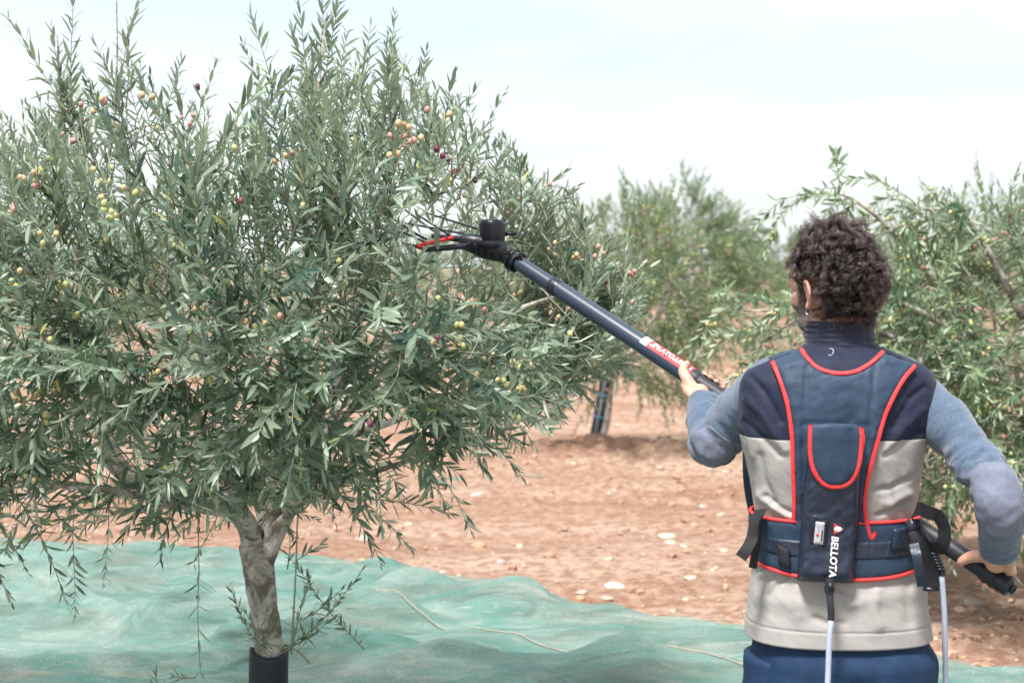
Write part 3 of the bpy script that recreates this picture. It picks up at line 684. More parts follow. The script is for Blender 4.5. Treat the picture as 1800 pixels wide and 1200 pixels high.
    own = ok[np.argsort(-plen[ok])[:300]]; rest = np.setdiff1d(np.arange(len(dm)), own)
    link('foliage', leaves_mesh('foliage', [q[rest] for q in LV], 1), M['leaf'], t)['kind'] = 'stuff'
    T, F = leaf_template(1); lm = []
    for k in range(12):
        V = leaf_verts(T, np.zeros((1, 3)), np.array([[1., 0, 0]]), np.array([[0, 0, 1.]]), np.ones(1), np.array([.215]), np.array([-.16 + .02 * k]))[0]
        m = fast_mesh('leaf', V, F); at = m.attributes.new('rnd', 'FLOAT', 'POINT'); at.data.foreach_set('value', np.full(len(V), .15 + .06 * k, np.float32)); m.materials.append(M['leaf']); lm.append(m)
    for i in own:
        D = unit(LV[1][i]); N = unit(LV[2][i] - D * LV[2][i].dot(D)); S = np.cross(N, D)
        R = Matrix(((D[0], S[0], N[0]), (D[1], S[1], N[1]), (D[2], S[2], N[2]))); Lg = LV[3][i]
        o = bpy.data.objects.new('leaf', lm[int(LV[6][i] * 11.9)]); sc.collection.objects.link(o); o.parent = t
        o.matrix_local = Matrix.Translation(Vector(LV[0][i]) - t.location) @ R.to_4x4() @ Matrix.Scale(Lg, 4)
    # olives: clusters where the photograph shows them
    om = {}
    for k in ('yellow', 'green', 'blush', 'pink', 'purple'):
        v, f = ellipsoid((0, 0, 0), (1, 1, 1.26), None, 10, 7); om[k] = MB().add(v, f).mesh('olive'); om[k].materials.append(M['olive_' + k])
    cl = [(128, 252, 6, 'pink'), (95, 272, 3, 'blush'), (75, 308, 9, 'yellow'), (70, 330, 3, 'green'), (180, 305, 5, 'yellow'), (195, 362, 7, 'yellow'), (195, 372, 3, 'green'), (228, 335, 3, 'blush'), (253, 345, 4, 'yellow'), (170, 180, 3, 'pink'), (155, 185, 3, 'blush'), (262, 180, 4, 'blush'), (330, 212, 4, 'pink'),
          (340, 152, 3, 'purple'), (270, 222, 2, 'pink'), (30, 320, 3, 'blush'), (15, 370, 3, 'pink'), (20, 385, 3, 'yellow'), (80, 415, 4, 'yellow'), (95, 400, 2, 'blush'), (105, 378, 3, 'green'), (183, 415, 2, 'yellow'), (35, 490, 4, 'yellow'), (425, 360, 1, 'purple'), (350, 455, 2, 'yellow'), (275, 470, 3, 'yellow'),
          (265, 490, 3, 'blush'), (212, 565, 4, 'yellow'), (268, 515, 2, 'yellow'), (342, 522, 2, 'yellow'), (350, 540, 2, 'blush'), (330, 583, 2, 'green'), (270, 662, 8, 'yellow'), (282, 655, 3, 'blush'), (355, 662, 5, 'green'), (40, 695, 4, 'blush'), (65, 690, 2, 'blush'), (82, 686, 3, 'green'), (113, 675, 4, 'yellow'),
          (90, 740, 4, 'yellow'), (223, 757, 2, 'yellow'), (60, 830, 4, 'yellow'), (68, 850, 1, 'blush'), (140, 560, 3, 'green'), (90, 608, 3, 'yellow'), (510, 266, 1, 'pink'), (493, 284, 3, 'blush'), (720, 228, 5, 'blush'), (725, 240, 3, 'pink'), (700, 250, 3, 'pink'), (700, 264, 4, 'blush'), (775, 268, 4, 'purple'),
          (792, 295, 2, 'pink'), (825, 326, 4, 'purple'), (805, 331, 4, 'blush'), (745, 190, 1, 'pink'), (793, 207, 2, 'blush'), (525, 365, 2, 'yellow'), (420, 255, 2, 'yellow'), (905, 355, 3, 'pink'), (895, 372, 3, 'pink'), (960, 325, 2, 'pink'), (968, 432, 3, 'blush'), (970, 445, 2, 'pink'), (1003, 452, 4, 'blush'),
          (1050, 440, 4, 'pink'), (1062, 492, 4, 'purple'), (1120, 475, 4, 'pink'), (1115, 532, 1, 'pink'), (1085, 540, 1, 'blush'), (840, 540, 6, 'blush'), (825, 533, 4, 'pink'), (853, 545, 2, 'pink'), (905, 512, 3, 'blush'), (912, 640, 3, 'yellow'), (1005, 550, 3, 'pink'), (990, 575, 5, 'yellow'), (985, 560, 2, 'blush'),
          (985, 545, 2, 'pink'), (820, 582, 4, 'pink'), (812, 600, 3, 'green'), (760, 592, 3, 'purple'), (895, 680, 7, 'yellow'), (888, 672, 3, 'blush'), (885, 620, 2, 'blush'), (860, 625, 3, 'yellow'), (760, 668, 5, 'green'), (820, 660, 4, 'yellow'), (955, 715, 3, 'purple'), (1080, 660, 3, 'pink'), (1055, 628, 4, 'yellow'),
          (475, 565, 4, 'yellow'), (440, 575, 3, 'green'), (930, 690, 3, 'yellow'), (765, 520, 2, 'green'), (645, 745, 2, 'purple'), (540, 700, 2, 'green'), (905, 735, 3, 'green'), (930, 640, 3, 'blush'), (300, 430, 3, 'green'), (480, 430, 2, 'yellow'), (110, 500, 3, 'green'), (600, 460, 2, 'yellow')]
    cnt = 0
    for px, py, n, col in cl:
        near = (np.hypot(xm - px, ym - py) < 16); dep = np.percentile(dm[near], 12) - .012 if near.sum() > 3 else 4.3
        c0 = on(px, py, float(np.clip(dep, 3.35, 4.7))); n = max(1, int(min(n, 6) * .8))
        for k in range(n):
            p = c0 + np.array([r.uniform(-1, 1) * .013 * n ** .6, r.uniform(-1, 1) * .022, r.uniform(-1, 1) * .010 * n ** .6])
            if hides_pole(p)[0]: continue
            kk = col if r.rand() < .8 else ['yellow', 'blush', 'green', 'pink'][r.randint(4)]
            o = bpy.data.objects.new('olive', om[kk]); sc.collection.objects.link(o); o.parent = t; s = r.uniform(.0062, .0082)
            o.scale = (s, s, s); o.rotation_euler = (r.uniform(-.5, .5), r.uniform(-.5, .5), 0); o.location = Vector(p) - t.location; cnt += 1
    print('main tree: leaves', len(dm), 'shoots', len(leaves), 'olives', cnt)
main_tree()

# ---- trees behind
def grove_tree(label, base, H, R, n_b, seed, mat, ll, lw, detail, clear=.55, guard=.5, lean=(0, 0), group=None, droop=.6, extra=(), leafparts=0, sp=.024, fruit=0, name='olive_tree'):
    r = np.random.RandomState(seed); base = np.array(base, float); t = thing(name, label, 'tree', base, group)
    top = base + np.array([lean[0], lean[1], H]); fork = base + np.array([lean[0] * .3, lean[1] * .3, max(clear, guard) + .15])
    v, f, _ = sweep([base - [0, 0, .05], base + [lean[0] * .2, lean[1] * .2, clear * .6], fork], [.055, .05, .045], 16, 10); MB().add(v, f).build('trunk', M['bark'], t)
    if guard:
        A = fork - base; v, f = lathe([(.058, -.02), (.056, guard), (.05, guard + .004)], base, unit(A), 18); g = MB().add(v, f).build('trunk_guard', M['guard'], t)
        if seed == 101:
            for hh in (.16, .36): v, f = lathe([(.058, hh), (.061, hh + .004), (.061, hh + .012), (.058, hh + .016)], base, unit(A), 18); MB().add(v, f).build('tie', M['tie'], g)
            v, f = lathe([(.02, 0), (.02, .14)], base + np.array([.06, -.03, 0]), unit(A), 8); MB().add(v, f).build('lining', M['clear'], g)
    c = base + np.array([lean[0] * .7, lean[1] * .7, clear + (H - clear) * .5]); E = np.array([R, R, (H - clear) * .5])
    pts = []; lim = []
    for k in range(6):
        a = k * 1.05 + r.uniform(-.3, .3); e = c + E * np.array([math.cos(a) * .6, math.sin(a) * .6, r.uniform(.1, .75)])
        if k == 0: e = top - [0, 0, .15 * H]
        P = bezier(fork - [0, 0, .1], fork + (e - fork) * [.75, .75, .35], e, 14); lim.append(P); pts.append(P)
        v, f, _ = sweep(P, np.linspace(.032, .006, 14), 14, 7, resample=False); MB().add(v, f).build('limb', M['bark'], t)
    for P in extra:
        P = spline(np.array(P, float), 14); pts.append(P); v, f, _ = sweep(P, np.linspace(.022, .004, 14), 14, 7, resample=False); MB().add(v, f).build('limb', M['bark'], t)
    LP = np.concatenate(pts); tw = Acc(); lv = []; fr = []
    for k in range(n_b + 14 * len(extra)):
        if k < n_b:
            q = r.randn(3); q = unit(q) * r.uniform(.35, 1) ** .6; q[2] = q[2] * (1 if q[2] < 0 else 1.0)
            wob = 1 + .28 * float(noise3(q[0] * 1.9 + seed, q[1] * 1.9, q[2] * 1.9, seed)); tg = c + E * q * wob
        else:
            P = pts[6 + (k - n_b) // 14]; q = np.array([-.8, -.2, -.12]); tg = P[4 + (k - n_b) % 10] + r.randn(3) * .07
        a = LP[np.argmin(np.linalg.norm(LP - tg, axis=1) + .6 * np.clip(LP[:, 2] - tg[2], 0, None))]; sp_n = np.linalg.norm(tg - a)
        Pb = bezier(a, (a + tg) / 2 + [0, 0, .15 * sp_n], tg, 8); tw.add(*tube3(Pb, .006, .002, 4)); Tb = unit(np.gradient(Pb, axis=0))
        for s in range(2 + int(sp_n * 3)):
            f = r.uniform(.4, 1) if s else 1; b = Pb[int(f * 7)]; up = sstep(.1, .75, q[2]); 
            d = Tb[int(f * 7)] * .5 + q * np.array([.8, .8, .3]) + np.array([0, 0, .25 + .7 * up]) + r.randn(3) * .4
            P, l = make_shoot(r, b, d, r.uniform(.25, .5) * (1 if k < n_b else .75), (-droop * 2 * (1 - up) + .3 * up), sp, ll * r.uniform(.85, 1.15), tone=np.clip(.5 + r.randn() * .2, 0, 1), sag=.2 * (1 - up), lw=lw)
            tw.add(*tube3(P, .0025, .001, 3)); lv.append(l)
            if fruit and r.rand() < fruit: fr.append(P[len(P) // 2])
    link('twigs', tw.mesh('twigs'), M['twig'], t)['kind'] = 'stuff'
    LV = [np.concatenate([q[k] for q in lv]) for k in range(7)]
    link('foliage', leaves_mesh('foliage', LV, detail), mat, t)['kind'] = 'stuff'
    if fr:
        for col, sel in (('yellow', fr[::2]), ('pink', fr[1::4]), ('green', fr[3::4])):
            V, F, n = [], [], 0
            for p in sel:
                for k in range(4):
                    v, f = ellipsoid(p + r.randn(3) * .014 - [0, 0, .02], (.0095, .0095, .011), None, 6, 5); F += [tuple(i + n for i in q) for q in f]; V.append(v); n += len(v)
            if V: o = MB().add(np.concatenate(V), F).build('olives', M['olive_' + col], t); o['kind'] = 'stuff'
    return len(LV[0])
gb = lambda px, Yd: np.array([(px - 900) / 2500 * Yd, Yd, gz((px - 900) / 2500 * Yd, Yd)])
b1 = np.array([T1P[0], T1P[1], gz(T1P[0], T1P[1])])
nl = grove_tree('young olive tree with a black trunk guard on a soil mound behind the pole', b1, 1.95, .95, 190, 101, M['leaf_far'], .070, .25, 0, clear=.22, guard=.50, lean=(.40, 0), droop=.9, fruit=.5)
br = gb(1850, 6.9)
Wr = lambda px, py, Yd: on(px, py, Yd)
nl += grove_tree("large olive tree with pale drooping branches behind the man's raised shoulder and right arm", br, 1.82, 1.15, 450, 102, M['leaf_pale'], .066, .24, 1, clear=.35, guard=.4, droop=.7, fruit=.5, sp=.020,
     extra=([Wr(1760, 640, 6.8), Wr(1600, 540, 6.6), Wr(1450, 520, 6.4), Wr(1370, 545, 6.4), Wr(1300, 545, 6.4)], [Wr(1720, 600, 6.8), Wr(1580, 420, 6.7), Wr(1490, 345, 6.6), Wr(1440, 345, 6.6)], [Wr(1740, 650, 6.8), Wr(1560, 590, 6.5), Wr(1420, 560, 6.4), Wr(1340, 600, 6.3)],
            [Wr(1760, 640, 6.8), Wr(1650, 600, 6.4), Wr(1600, 700, 6.3), Wr(1640, 850, 6.3)], [Wr(1800, 560, 6.8), Wr(1700, 380, 6.8), Wr(1640, 370, 6.8), Wr(1610, 360, 6.8)], [Wr(1740, 640, 6.9), Wr(1560, 640, 6.9), Wr(1440, 600, 6.9), Wr(1380, 660, 6.9)]))
nl += grove_tree('tall olive tree rising at the upper right edge, behind the pale drooping one', gb(1800, 10.5), 2.12, 1.35, 200, 103, M['leaf_far'], .07, .25, 0, droop=.4, guard=.45)
nl += grove_tree('broad olive tree with an upright stem and yellow-green leaves, seen above the pole', gb(1208, 24.5), 2.45, 1.3, 280, 104, M['leaf_far'], .085, .3, 0, clear=.25, droop=.5)
nl += grove_tree('bushy olive tree just left of the broad upright one, half hidden by the near crown', gb(1092, 22), 2.3, .85, 110, 105, M['leaf_far'], .085, .3, 0, clear=.3, droop=.5)
nl += grove_tree("olive tree filling the gap between the broad upright one and the man's curly hair", gb(1385, 31), 1.75, 1.7, 180, 106, M['leaf_far'], .1, .32, 0, clear=.25, droop=.5)
FG = 'distant olive trees in the rows'
for i, (px, yd, h, rr) in enumerate([(1490, 27, 2.6, 1.6), (1640, 22, 2.5, 1.5), (1900, 19, 2.5, 1.4), (960, 27, 2.3, 1.5), (800, 24, 2.2, 1.4), (600, 21, 2.1, 1.2), (380, 25, 2.2, 1.4), (120, 20, 2.1, 1.2), (-80, 24, 2.2, 1.4),
                                     (1270, 40, 2.8, 2.0), (1130, 44, 2.8, 2.0), (1420, 46, 3.0, 2.1), (1560, 42, 2.9, 2.0), (1010, 42, 2.7, 2.0), (700, 44, 2.7, 2.0), (250, 42, 2.7, 2.0)]):
    nl += grove_tree(['far olive tree glimpsed through the near crown', 'far olive tree in the hazy rows seen above the middle of the pole', "far olive tree behind the man's head and the pale drooping tree"][0 if px < 900 else (1 if px < 1300 else 2)], gb(px, yd), h * .74, rr, 80, 200 + i, M['leaf_far'], .11, .36, 0, clear=.25, group=FG, guard=0, droop=.5, sp=.035)
print('grove leaves', nl)
# dry weeds at the foot of the far row
wr = np.random.RandomState(5); wl = []
for k in range(420):
    y = wr.uniform(19.5, 25); x = wr.uniform(.08, .24) * y; p = np.array([x, y, gz(x, y)])
    wl.append(make_shoot(wr, p, wr.randn(3) * .5 + [0, 0, 1], wr.uniform(.12, .35), .1, .03, .09, lw=.2)[1])
tag(link('weeds', leaves_mesh('weeds', [np.concatenate([q[k] for q in wl]) for k in range(7)], 0), M['leaf_far']), 'low green weeds at the far side of the bare soil', kind='stuff')
# ------------------------------------------------------------------ the man
MY = 3.2
def PM(px, py, dy=0.0): return on(px, py, MY + dy)
rows = [(606, 1417, 1540, .074, .012), (613, 1408, 1550, .080, .008), (620, 1385, 1572, .090, .004), (629, 1358, 1598, .100, .0), (640, 1330, 1620, .109, 0), (652, 1312, 1633, .115, -.002), (668, 1302, 1641, .122, -.004), (700, 1298, 1640, .130, -.006),
        (750, 1300, 1630, .136, -.006), (800, 1311, 1617, .137, -.004), (850, 1320, 1611, .133, .0), (900, 1328, 1606, .127, .004), (940, 1330, 1605, .125, .006), (985, 1327, 1610, .128, .004), (1040, 1320, 1622, .136, .0), (1085, 1313, 1629, .142, -.002), (1112, 1311, 1632, .144, -.002)]
tz = np.array([PM(1470, q[0])[2] for q in rows]); tl = np.array([PM(q[1], q[0])[0] for q in rows]); trr = np.array([PM(q[2], q[0])[0] for q in rows])
zs = np.linspace(tz[-1], tz[0], 400)
def tab(v, sm=11):
    q = np.interp(zs, tz[::-1], np.asarray(v)[::-1]); k = np.hanning(sm + 2)[1:-1]; k /= k.sum()
    return np.convolve(np.pad(q, sm // 2, 'edge'), k, 'valid')
T_cx, T_a, T_b, T_y = tab((tl + trr) / 2), tab((trr - tl) / 2), tab([q[3] for q in rows]), tab([MY + q[4] for q in rows])
def tor(z): return np.interp(z, zs, T_cx), np.interp(z, zs, T_a), np.interp(z, zs, T_b), np.interp(z, zs, T_y)
SE = 2.45
def back_y(x, z):
    cx, a, b, y = tor(z); q = np.clip(np.abs((x - cx) / a), 0, .985)
    spine = .010 * np.exp(-((x - cx) / .03) ** 2) * sstep(1.0, 1.12, z) * sstep(1.45, 1.3, z)
    return y - b * (1 - q ** SE) ** (1 / SE) + spine
folds = []   # (polyline px, width px, height m) wrinkles on the back of the vest
def fold(h, w, *p): folds.append((np.array(p, float), w, h))
def seg_d(P, poly):
    P = np.asarray(P, float); best = np.full(len(P), 1e9)
    for a, b in zip(poly[:-1], poly[1:]):
        d = b - a; t = np.clip(((P - a) @ d) / (d @ d + 1e-9), 0, 1); best = np.minimum(best, np.linalg.norm(P - (a + t[:, None] * d), axis=1))
    return best
fold(-.006, 5, (1440, 893), (1462, 905), (1485, 912)); fold(.006, 7, (1362, 890), (1385, 905), (1396, 908)); fold(-.006, 5, (1345, 872), (1372, 893), (1392, 902)); fold(.005, 8, (1330, 870), (1352, 880))
fold(-.005, 4, (1600, 880), (1570, 893), (1545, 905)); fold(.005, 8, (1595, 868), (1560, 885)); fold(-.004, 5, (1600, 840), (1570, 855), (1540, 862)); fold(.004, 8, (1545, 800), (1560, 850), (1565, 890))
fold(-.004, 6, (1318, 660), (1345, 690), (1372, 740)); fold(.004, 8, (1312, 700), (1340, 730), (1380, 790)); fold(-.004, 6, (1308, 740), (1330, 760), (1370, 800)); fold(-.004, 6, (1625, 680), (1600, 700), (1570, 750)); fold(.004, 8, (1620, 720), (1590, 750), (1560, 790)); fold(-.0045, 6, (1618, 760), (1590, 775), (1555, 800))
fold(.0035, 7, (1300, 720), (1318, 760), (1322, 800)); fold(-.0035, 6, (1335, 800), (1345, 850), (1360, 880)); fold(.004, 9, (1340, 1010), (1352, 1005), (1370, 1000)); fold(-.005, 6, (1345, 1020), (1362, 1008), (1385, 1004)); fold(-.004, 5, (1352, 1045), (1366, 1025), (1382, 1012))
fold(-.004, 6, (1435, 1085), (1458, 1096), (1480, 1094)); fold(.004, 8, (1470, 1040), (1486, 1050), (1495, 1062)); fold(-.003, 5, (1475, 1036), (1490, 1044), (1500, 1054)); fold(.003, 14, (1330, 1050), (1420, 1062), (1500, 1058), (1620, 1040)); fold(-.003, 10, (1600, 1010), (1592, 1050), (1600, 1090)); fold(.003, 12, (1400, 1040), (1405, 1080)); fold(.0035, 8, (1540, 1040), (1536, 1075), (1546, 1100))
def vest_disp(V, Nn):
    px, py, _ = proj(V); P = np.stack([px, py], 1); back = sstep(-.02, -.06, V[:, 1] - MY)
    h = .0040 * fbm(V[:, 0] * 9, V[:, 1] * 9, V[:, 2] * 6, 61, 3) + .0024 * fbm(V[:, 0] * 26 + V[:, 2] * 18, V[:, 1] * 20, V[:, 2] * 22, 63, 3)
    for poly, w, a in folds:
        d = seg_d(P, poly); h = h + back * 1.5 * a * np.exp(-(d / w) ** 2)
    return V + Nn * h[:, None]
def ring_pts(z, th, off=0.0):
    cx, a, b, y = tor(z); c, s = np.cos(th), np.sin(th)
    return np.stack([cx + (a + off) * np.sign(c) * np.abs(c) ** (2 / SE), y + (b + off) * np.sign(s) * np.abs(s) ** (2 / SE), z + 0 * th], -1)
man0 = np.array([float(tor(1.1)[0]), MY, 0.0]); man0[2] = gz(man0[0], man0[1])
man = thing('person', 'dark-haired man seen from behind in navy and grey vest with fleece sleeves, gripping a pole', 'person', man0)

# --- vest: one closed garment, navy above a grey panel
def vest():
    nz, nt = 260, 260; th = np.linspace(0, 2 * np.pi, nt, endpoint=False); th = th + .0
    z = np.linspace(tz[-1], tz[0], nz); G = np.stack([ring_pts(q, th) for q in z])
    dz = np.gradient(G, axis=0); dt = np.gradient(np.concatenate([G[:, -2:], G, G[:, :2]], 1), axis=1)[:, 2:-2]
    N = unit(np.cross(dt, dz)); V = vest_disp(G.reshape(-1, 3), N.reshape(-1, 3)).reshape(nz, nt, 3)
    # hem turned in, top closed under the collar
    hem = V[0] - N[0] * .012 + [0, 0, .01]; hem2 = V[0] - N[0] * .004 - [0, 0, .003]
    V = np.concatenate([hem[None], hem2[None], V]); 
    stitch = np.exp(-((V[..., 2] - (tz[-1] + .036)) / .0022) ** 2); V[2:] -= N * (stitch[2:, :, None] * .0022)
    F = [tuple(reversed(q)) for q in grid_faces(nz + 2, nt, cv=True)]
    return MB().add(V.reshape(-1, 3), F)
def vest_mat():
    m, t, o = newmat('navy_and_grey_softshell'); v = node(t, 'ShaderNodeTexCoord').outputs['Object']
    s = node(t, 'ShaderNodeSeparateXYZ', {0: v}); X, Z = s.outputs['X'], s.outputs['Z']
    zc = PM(1470, 803, -.13)[2] - man0[2]; rise = PM(1470, 770, -.1)[2] - man0[2] - zc
    ax = node(t, 'ShaderNodeMath', {0: X}, operation='ABSOLUTE').outputs[0]
    nx_ = node(t, 'ShaderNodeMath', {0: X, 1: -1.0}, operation='MULTIPLY').outputs[0]
    k1 = node(t, 'ShaderNodeMapRange', {'Value': X, 'From Min': .125, 'From Max': .19, 'To Min': zc - .004, 'To Max': zc + rise}).outputs['Result']
    k2 = node(t, 'ShaderNodeMapRange', {'Value': nx_, 'From Min': .170, 'From Max': .213, 'To Min': zc, 'To Max': zc + rise * 1.2}).outputs['Result']
    k = node(t, 'ShaderNodeMath', {0: k1, 1: k2}, operation='MAXIMUM').outputs[0]
    f = node(t, 'ShaderNodeMath', {0: Z, 1: k}, operation='GREATER_THAN').outputs[0]
    n = noisen(t, v, 60, 4); n2 = noisen(t, v, 7, 4)
    grey = mixc(t, n2, (.30, .287, .285), (.375, .36, .352)); nav = mixc(t, n, (.010, .014, .036), (.016, .021, .047))
    col = mixc(t, f, grey, nav)
    d = node(t, 'ShaderNodeMath', {0: Z, 1: k}, operation='SUBTRACT').outputs[0]; ad = node(t, 'ShaderNodeMath', {0: d}, operation='ABSOLUTE').outputs[0]
    sm = node(t, 'ShaderNodeMapRange', {'Value': ad, 'From Min': 0, 'From Max': .004}, clamp=True).outputs['Result']
    hn = node(t, 'ShaderNodeMath', {0: node(t, 'ShaderNodeMath', {0: noisen(t, v, 900, 2), 1: .25}, operation='MULTIPLY').outputs[0], 1: sm}, operation='ADD').outputs[0]
    cr = node(t, 'ShaderNodeTexNoise', {'Vector': node(t, 'ShaderNodeMapping', {'Vector': v, 'Rotation': (.2, .6, .1), 'Scale': (1.8, 1, 1)}).outputs['Vector'], 'Scale': 7., 'Detail': 4, 'Roughness': .5, 'Distortion': 1.1}, noise_type='RIDGED_MULTIFRACTAL')
    bn = node(t, 'ShaderNodeBump', {'Height': hn, 'Strength': .5, 'Distance': .002, 'Normal': node(t, 'ShaderNodeBump', {'Height': cr.outputs['Fac'], 'Strength': .4, 'Distance': .006}).outputs['Normal']})
    p = node(t, 'ShaderNodeBsdfPrincipled', {'Base Color': col, 'Roughness': .66, 'Specular IOR Level': .22, 'Normal': bn.outputs['Normal'], 'Sheen Weight': .05})
    t.links.new(p.outputs['BSDF'], o.inputs['Surface']); return m
vest().build('vest', vest_mat(), man)

# --- collar
cz0, cz1 = PM(1477, 622, -.06)[2], PM(1477, 566, -.06)[2]; ccx = PM(1477, 590, 0)[0]
def collar():
    nt = 96; th = np.linspace(0, 2 * np.pi, nt, endpoint=False); prof = [(.086, 0), (.083, .12), (.0795, .3), (.078, .5), (.0765, .75), (.0765, .93), (.0755, 1.0), (.073, 1.01), (.071, .97), (.071, .5)]
    G = []
    for r, u in prof:
        z = cz0 + (cz1 - cz0) * u; fz = z - .012 * (np.sin(th) > 0) * np.sin(th)
        rr = r + .0022 * fbm(np.cos(th) * 2.2, np.sin(th) * 2.2, u * 5.5, 71, 3) * (1 if u < .95 else .4)
        G.append(np.stack([ccx + .004 * (1 - u) + rr * np.cos(th), MY + .012 + rr * .97 * np.sin(th), fz], -1))
    G = np.array(G); n = 60; s = np.linspace(0, len(prof) - 1, n); lo = np.clip(s.astype(int), 0, len(prof) - 2); f = (s - lo)[:, None, None]
    G = G[lo] * (1 - f) + G[lo + 1] * f
    z = G[..., 2]; x = G[..., 0] - ccx
    out = np.stack([G[..., 0] - ccx, G[..., 1] - MY - .012, 0 * z], -1); out = unit(out)
    w = .0028 * np.sin(z * 420 + x * 38 + 5 * fbm(x * 14, z * 10, 0, 75, 2)) * sstep(-.02, .0, n * 0 + 0.01) * (fbm(x * 12 + 3, z * 20, 0, 77, 2) + .35)
    seam = -.0022 * np.exp(-((x - .052 + (z - cz0) * .12) / .0028) ** 2) - .0022 * np.exp(-((x + .058 + (z - cz0) * .1) / .0028) ** 2)
    mask = (np.arange(n) < n * .66)[:, None]
    G = G + out * ((w + seam) * mask)[..., None]
    return MB().add(G.reshape(-1, 3), [tuple(reversed(q)) for q in grid_faces(n, nt, cv=True)])
collar().build('collar', M['navy'], man)

# --- sleeves
def sleeve(P, R, seed, elbow_u, patch=None, cuff=.05):
    def dr(u, a, C):
        e = np.exp(-((u - elbow_u) / .17) ** 2); z = C[:, 2][:, None]
        w = fbm(np.cos(a) * .7 + u * 3, np.sin(a) * .7, u * 15, seed, 3) * (.006 + .012 * e)
        rings = .0085 * (.5 - np.abs(np.sin(u * 36 + 1.3 * np.cos(a + seed) + 2.2 * fbm(np.cos(a), np.sin(a), u * 4, seed + 3, 2))) ** .8) * (.35 + .65 * sstep(-.3, .3, fbm(np.cos(a) * 1.3, np.sin(a) * 1.3, u * 6, seed + 11, 2))) * (e * .9 + .45 * sstep(.80, .93, u))
        cf = -.003 * np.exp(-((u - (1 - cuff)) / .008) ** 2) - .010 * sstep(.985, 1.0, u)
        return w + rings + cf
    n, m = 190, 88
    v, f, G = sweep(P, R, n, m, dr=dr, up=(0, 1, .1)); s = MB().add(v, f).build('sleeve', M['sleeve'], man)
    if patch:
        # an oval region of the sleeve's own surface, set 1.6 mm proud
        c, du, da = patch; N = unit(np.cross(np.gradient(np.concatenate([G[:, -2:], G, G[:, :2]], 1), axis=1)[:, 2:-2], np.gradient(G, axis=0)))
        ctrs = G.mean(1, keepdims=True); sg = np.sign(np.sum(N * (G - ctrs), -1, keepdims=True)); N = N * sg
        px, py, d = proj(G.reshape(-1, 3)); D = np.linalg.norm(G.reshape(-1, 3) - c, axis=1)
        # patch grid in polar form about the surface point nearest c
        i0, j0 = np.unravel_index(np.argmin(D), (n, m)); K = 26; Q = 56
        V = []; ring = np.linspace(0, 1, K)
        for k in ring:
            for q in range(Q):
                al = 2 * np.pi * q / Q; sx = np.sign(math.cos(al)) * abs(math.cos(al)) ** .7; sy = np.sign(math.sin(al)) * abs(math.sin(al)) ** .7
                fi = np.clip(i0 + du * n * k * sx, 0, n - 1.001); fj = j0 + da * m * k * sy
                a, b = int(fi), int(math.floor(fj)); fa, fb = fi - a, fj - b
                g = lambda A: (A[a, b % m] * (1 - fa) * (1 - fb) + A[a + 1, b % m] * fa * (1 - fb) + A[a, (b + 1) % m] * (1 - fa) * fb + A[a + 1, (b + 1) % m] * fa * fb)
                V.append(g(G) + unit(g(N)) * (.0022 if k < .93 else (.0016 if k < .99 else -.002)))
        F = grid_faces(K, Q, cv=True); MB().add(V, F).build('elbow_patch', M['patch'], s)
    return s
LS, LE = on(1346, 688, 3.215), on(1258, 782, 3.36)
pl = pole_at(1236); LW_ = on(1242, 712, pl[1] - .075)
RS, RE, RW = on(1604, 694, 3.2), on(1752, 866, 2.97), on(1756, 974, 3.03)
Lsl = [on(1375, 670, 3.21), LS, (LS + LE) / 2 + [-.004, .0, .012], on(1262, 772, 3.33), on(1249, 775, 3.40), on(1240, 742, 3.44), on(1241, 706, pl[1] - .08)]
sleeve(Lsl, [.068, .066, .060, .058, .056, .048, .042], 5, .60, (on(1232, 812, 3.29), .10, .17), .07)
Rsl = [on(1570, 672, 3.2), RS, on(1660, 742, 3.14), on(1712, 806, 3.06), RE, on(1757, 912, 2.97), on(1757, 940, 3.0), on(1755, 974, 3.03)]
sleeve(Rsl, [.068, .064, .057, .052, .051, .046, .043, .040], 9, .60, (on(1752, 860, 2.85), .105, .19), .05)

# --- body: one continuous figure under the clothes
YAW = math.radians(29); HC = on(1465, 506, 3.225)
Rz = np.array([[math.cos(YAW), -math.sin(YAW), 0], [math.sin(YAW), math.cos(YAW), 0], [0, 0, 1]])
Rx = np.array([[1, 0, 0], [0, math.cos(-.06), -math.sin(-.06)], [0, math.sin(-.06), math.cos(-.06)]])
HR = Rz @ Rx
def H(p): return HC + HR @ np.asarray(p, float)
body = MB()
def ell(c, r): v, f = ellipsoid(H(c), r, HR, 28, 16); body.add(v, f)
def tub(P, R, n=20, m=14, flat=1.0): v, f, _ = sweep(P, R, n, m, flat); body.add(v, f)
ell((0, -.012, .035), (.077, .096, .086)); ell((0, .033, -.035), (.066, .060, .082)); ell((0, .04, -.082), (.052, .046, .034)); ell((0, .078, -.104), (.022, .018, .017)); ell((0, .078, .014), (.044, .016, .011)); ell((0, .05, .05), (.062, .045, .05))
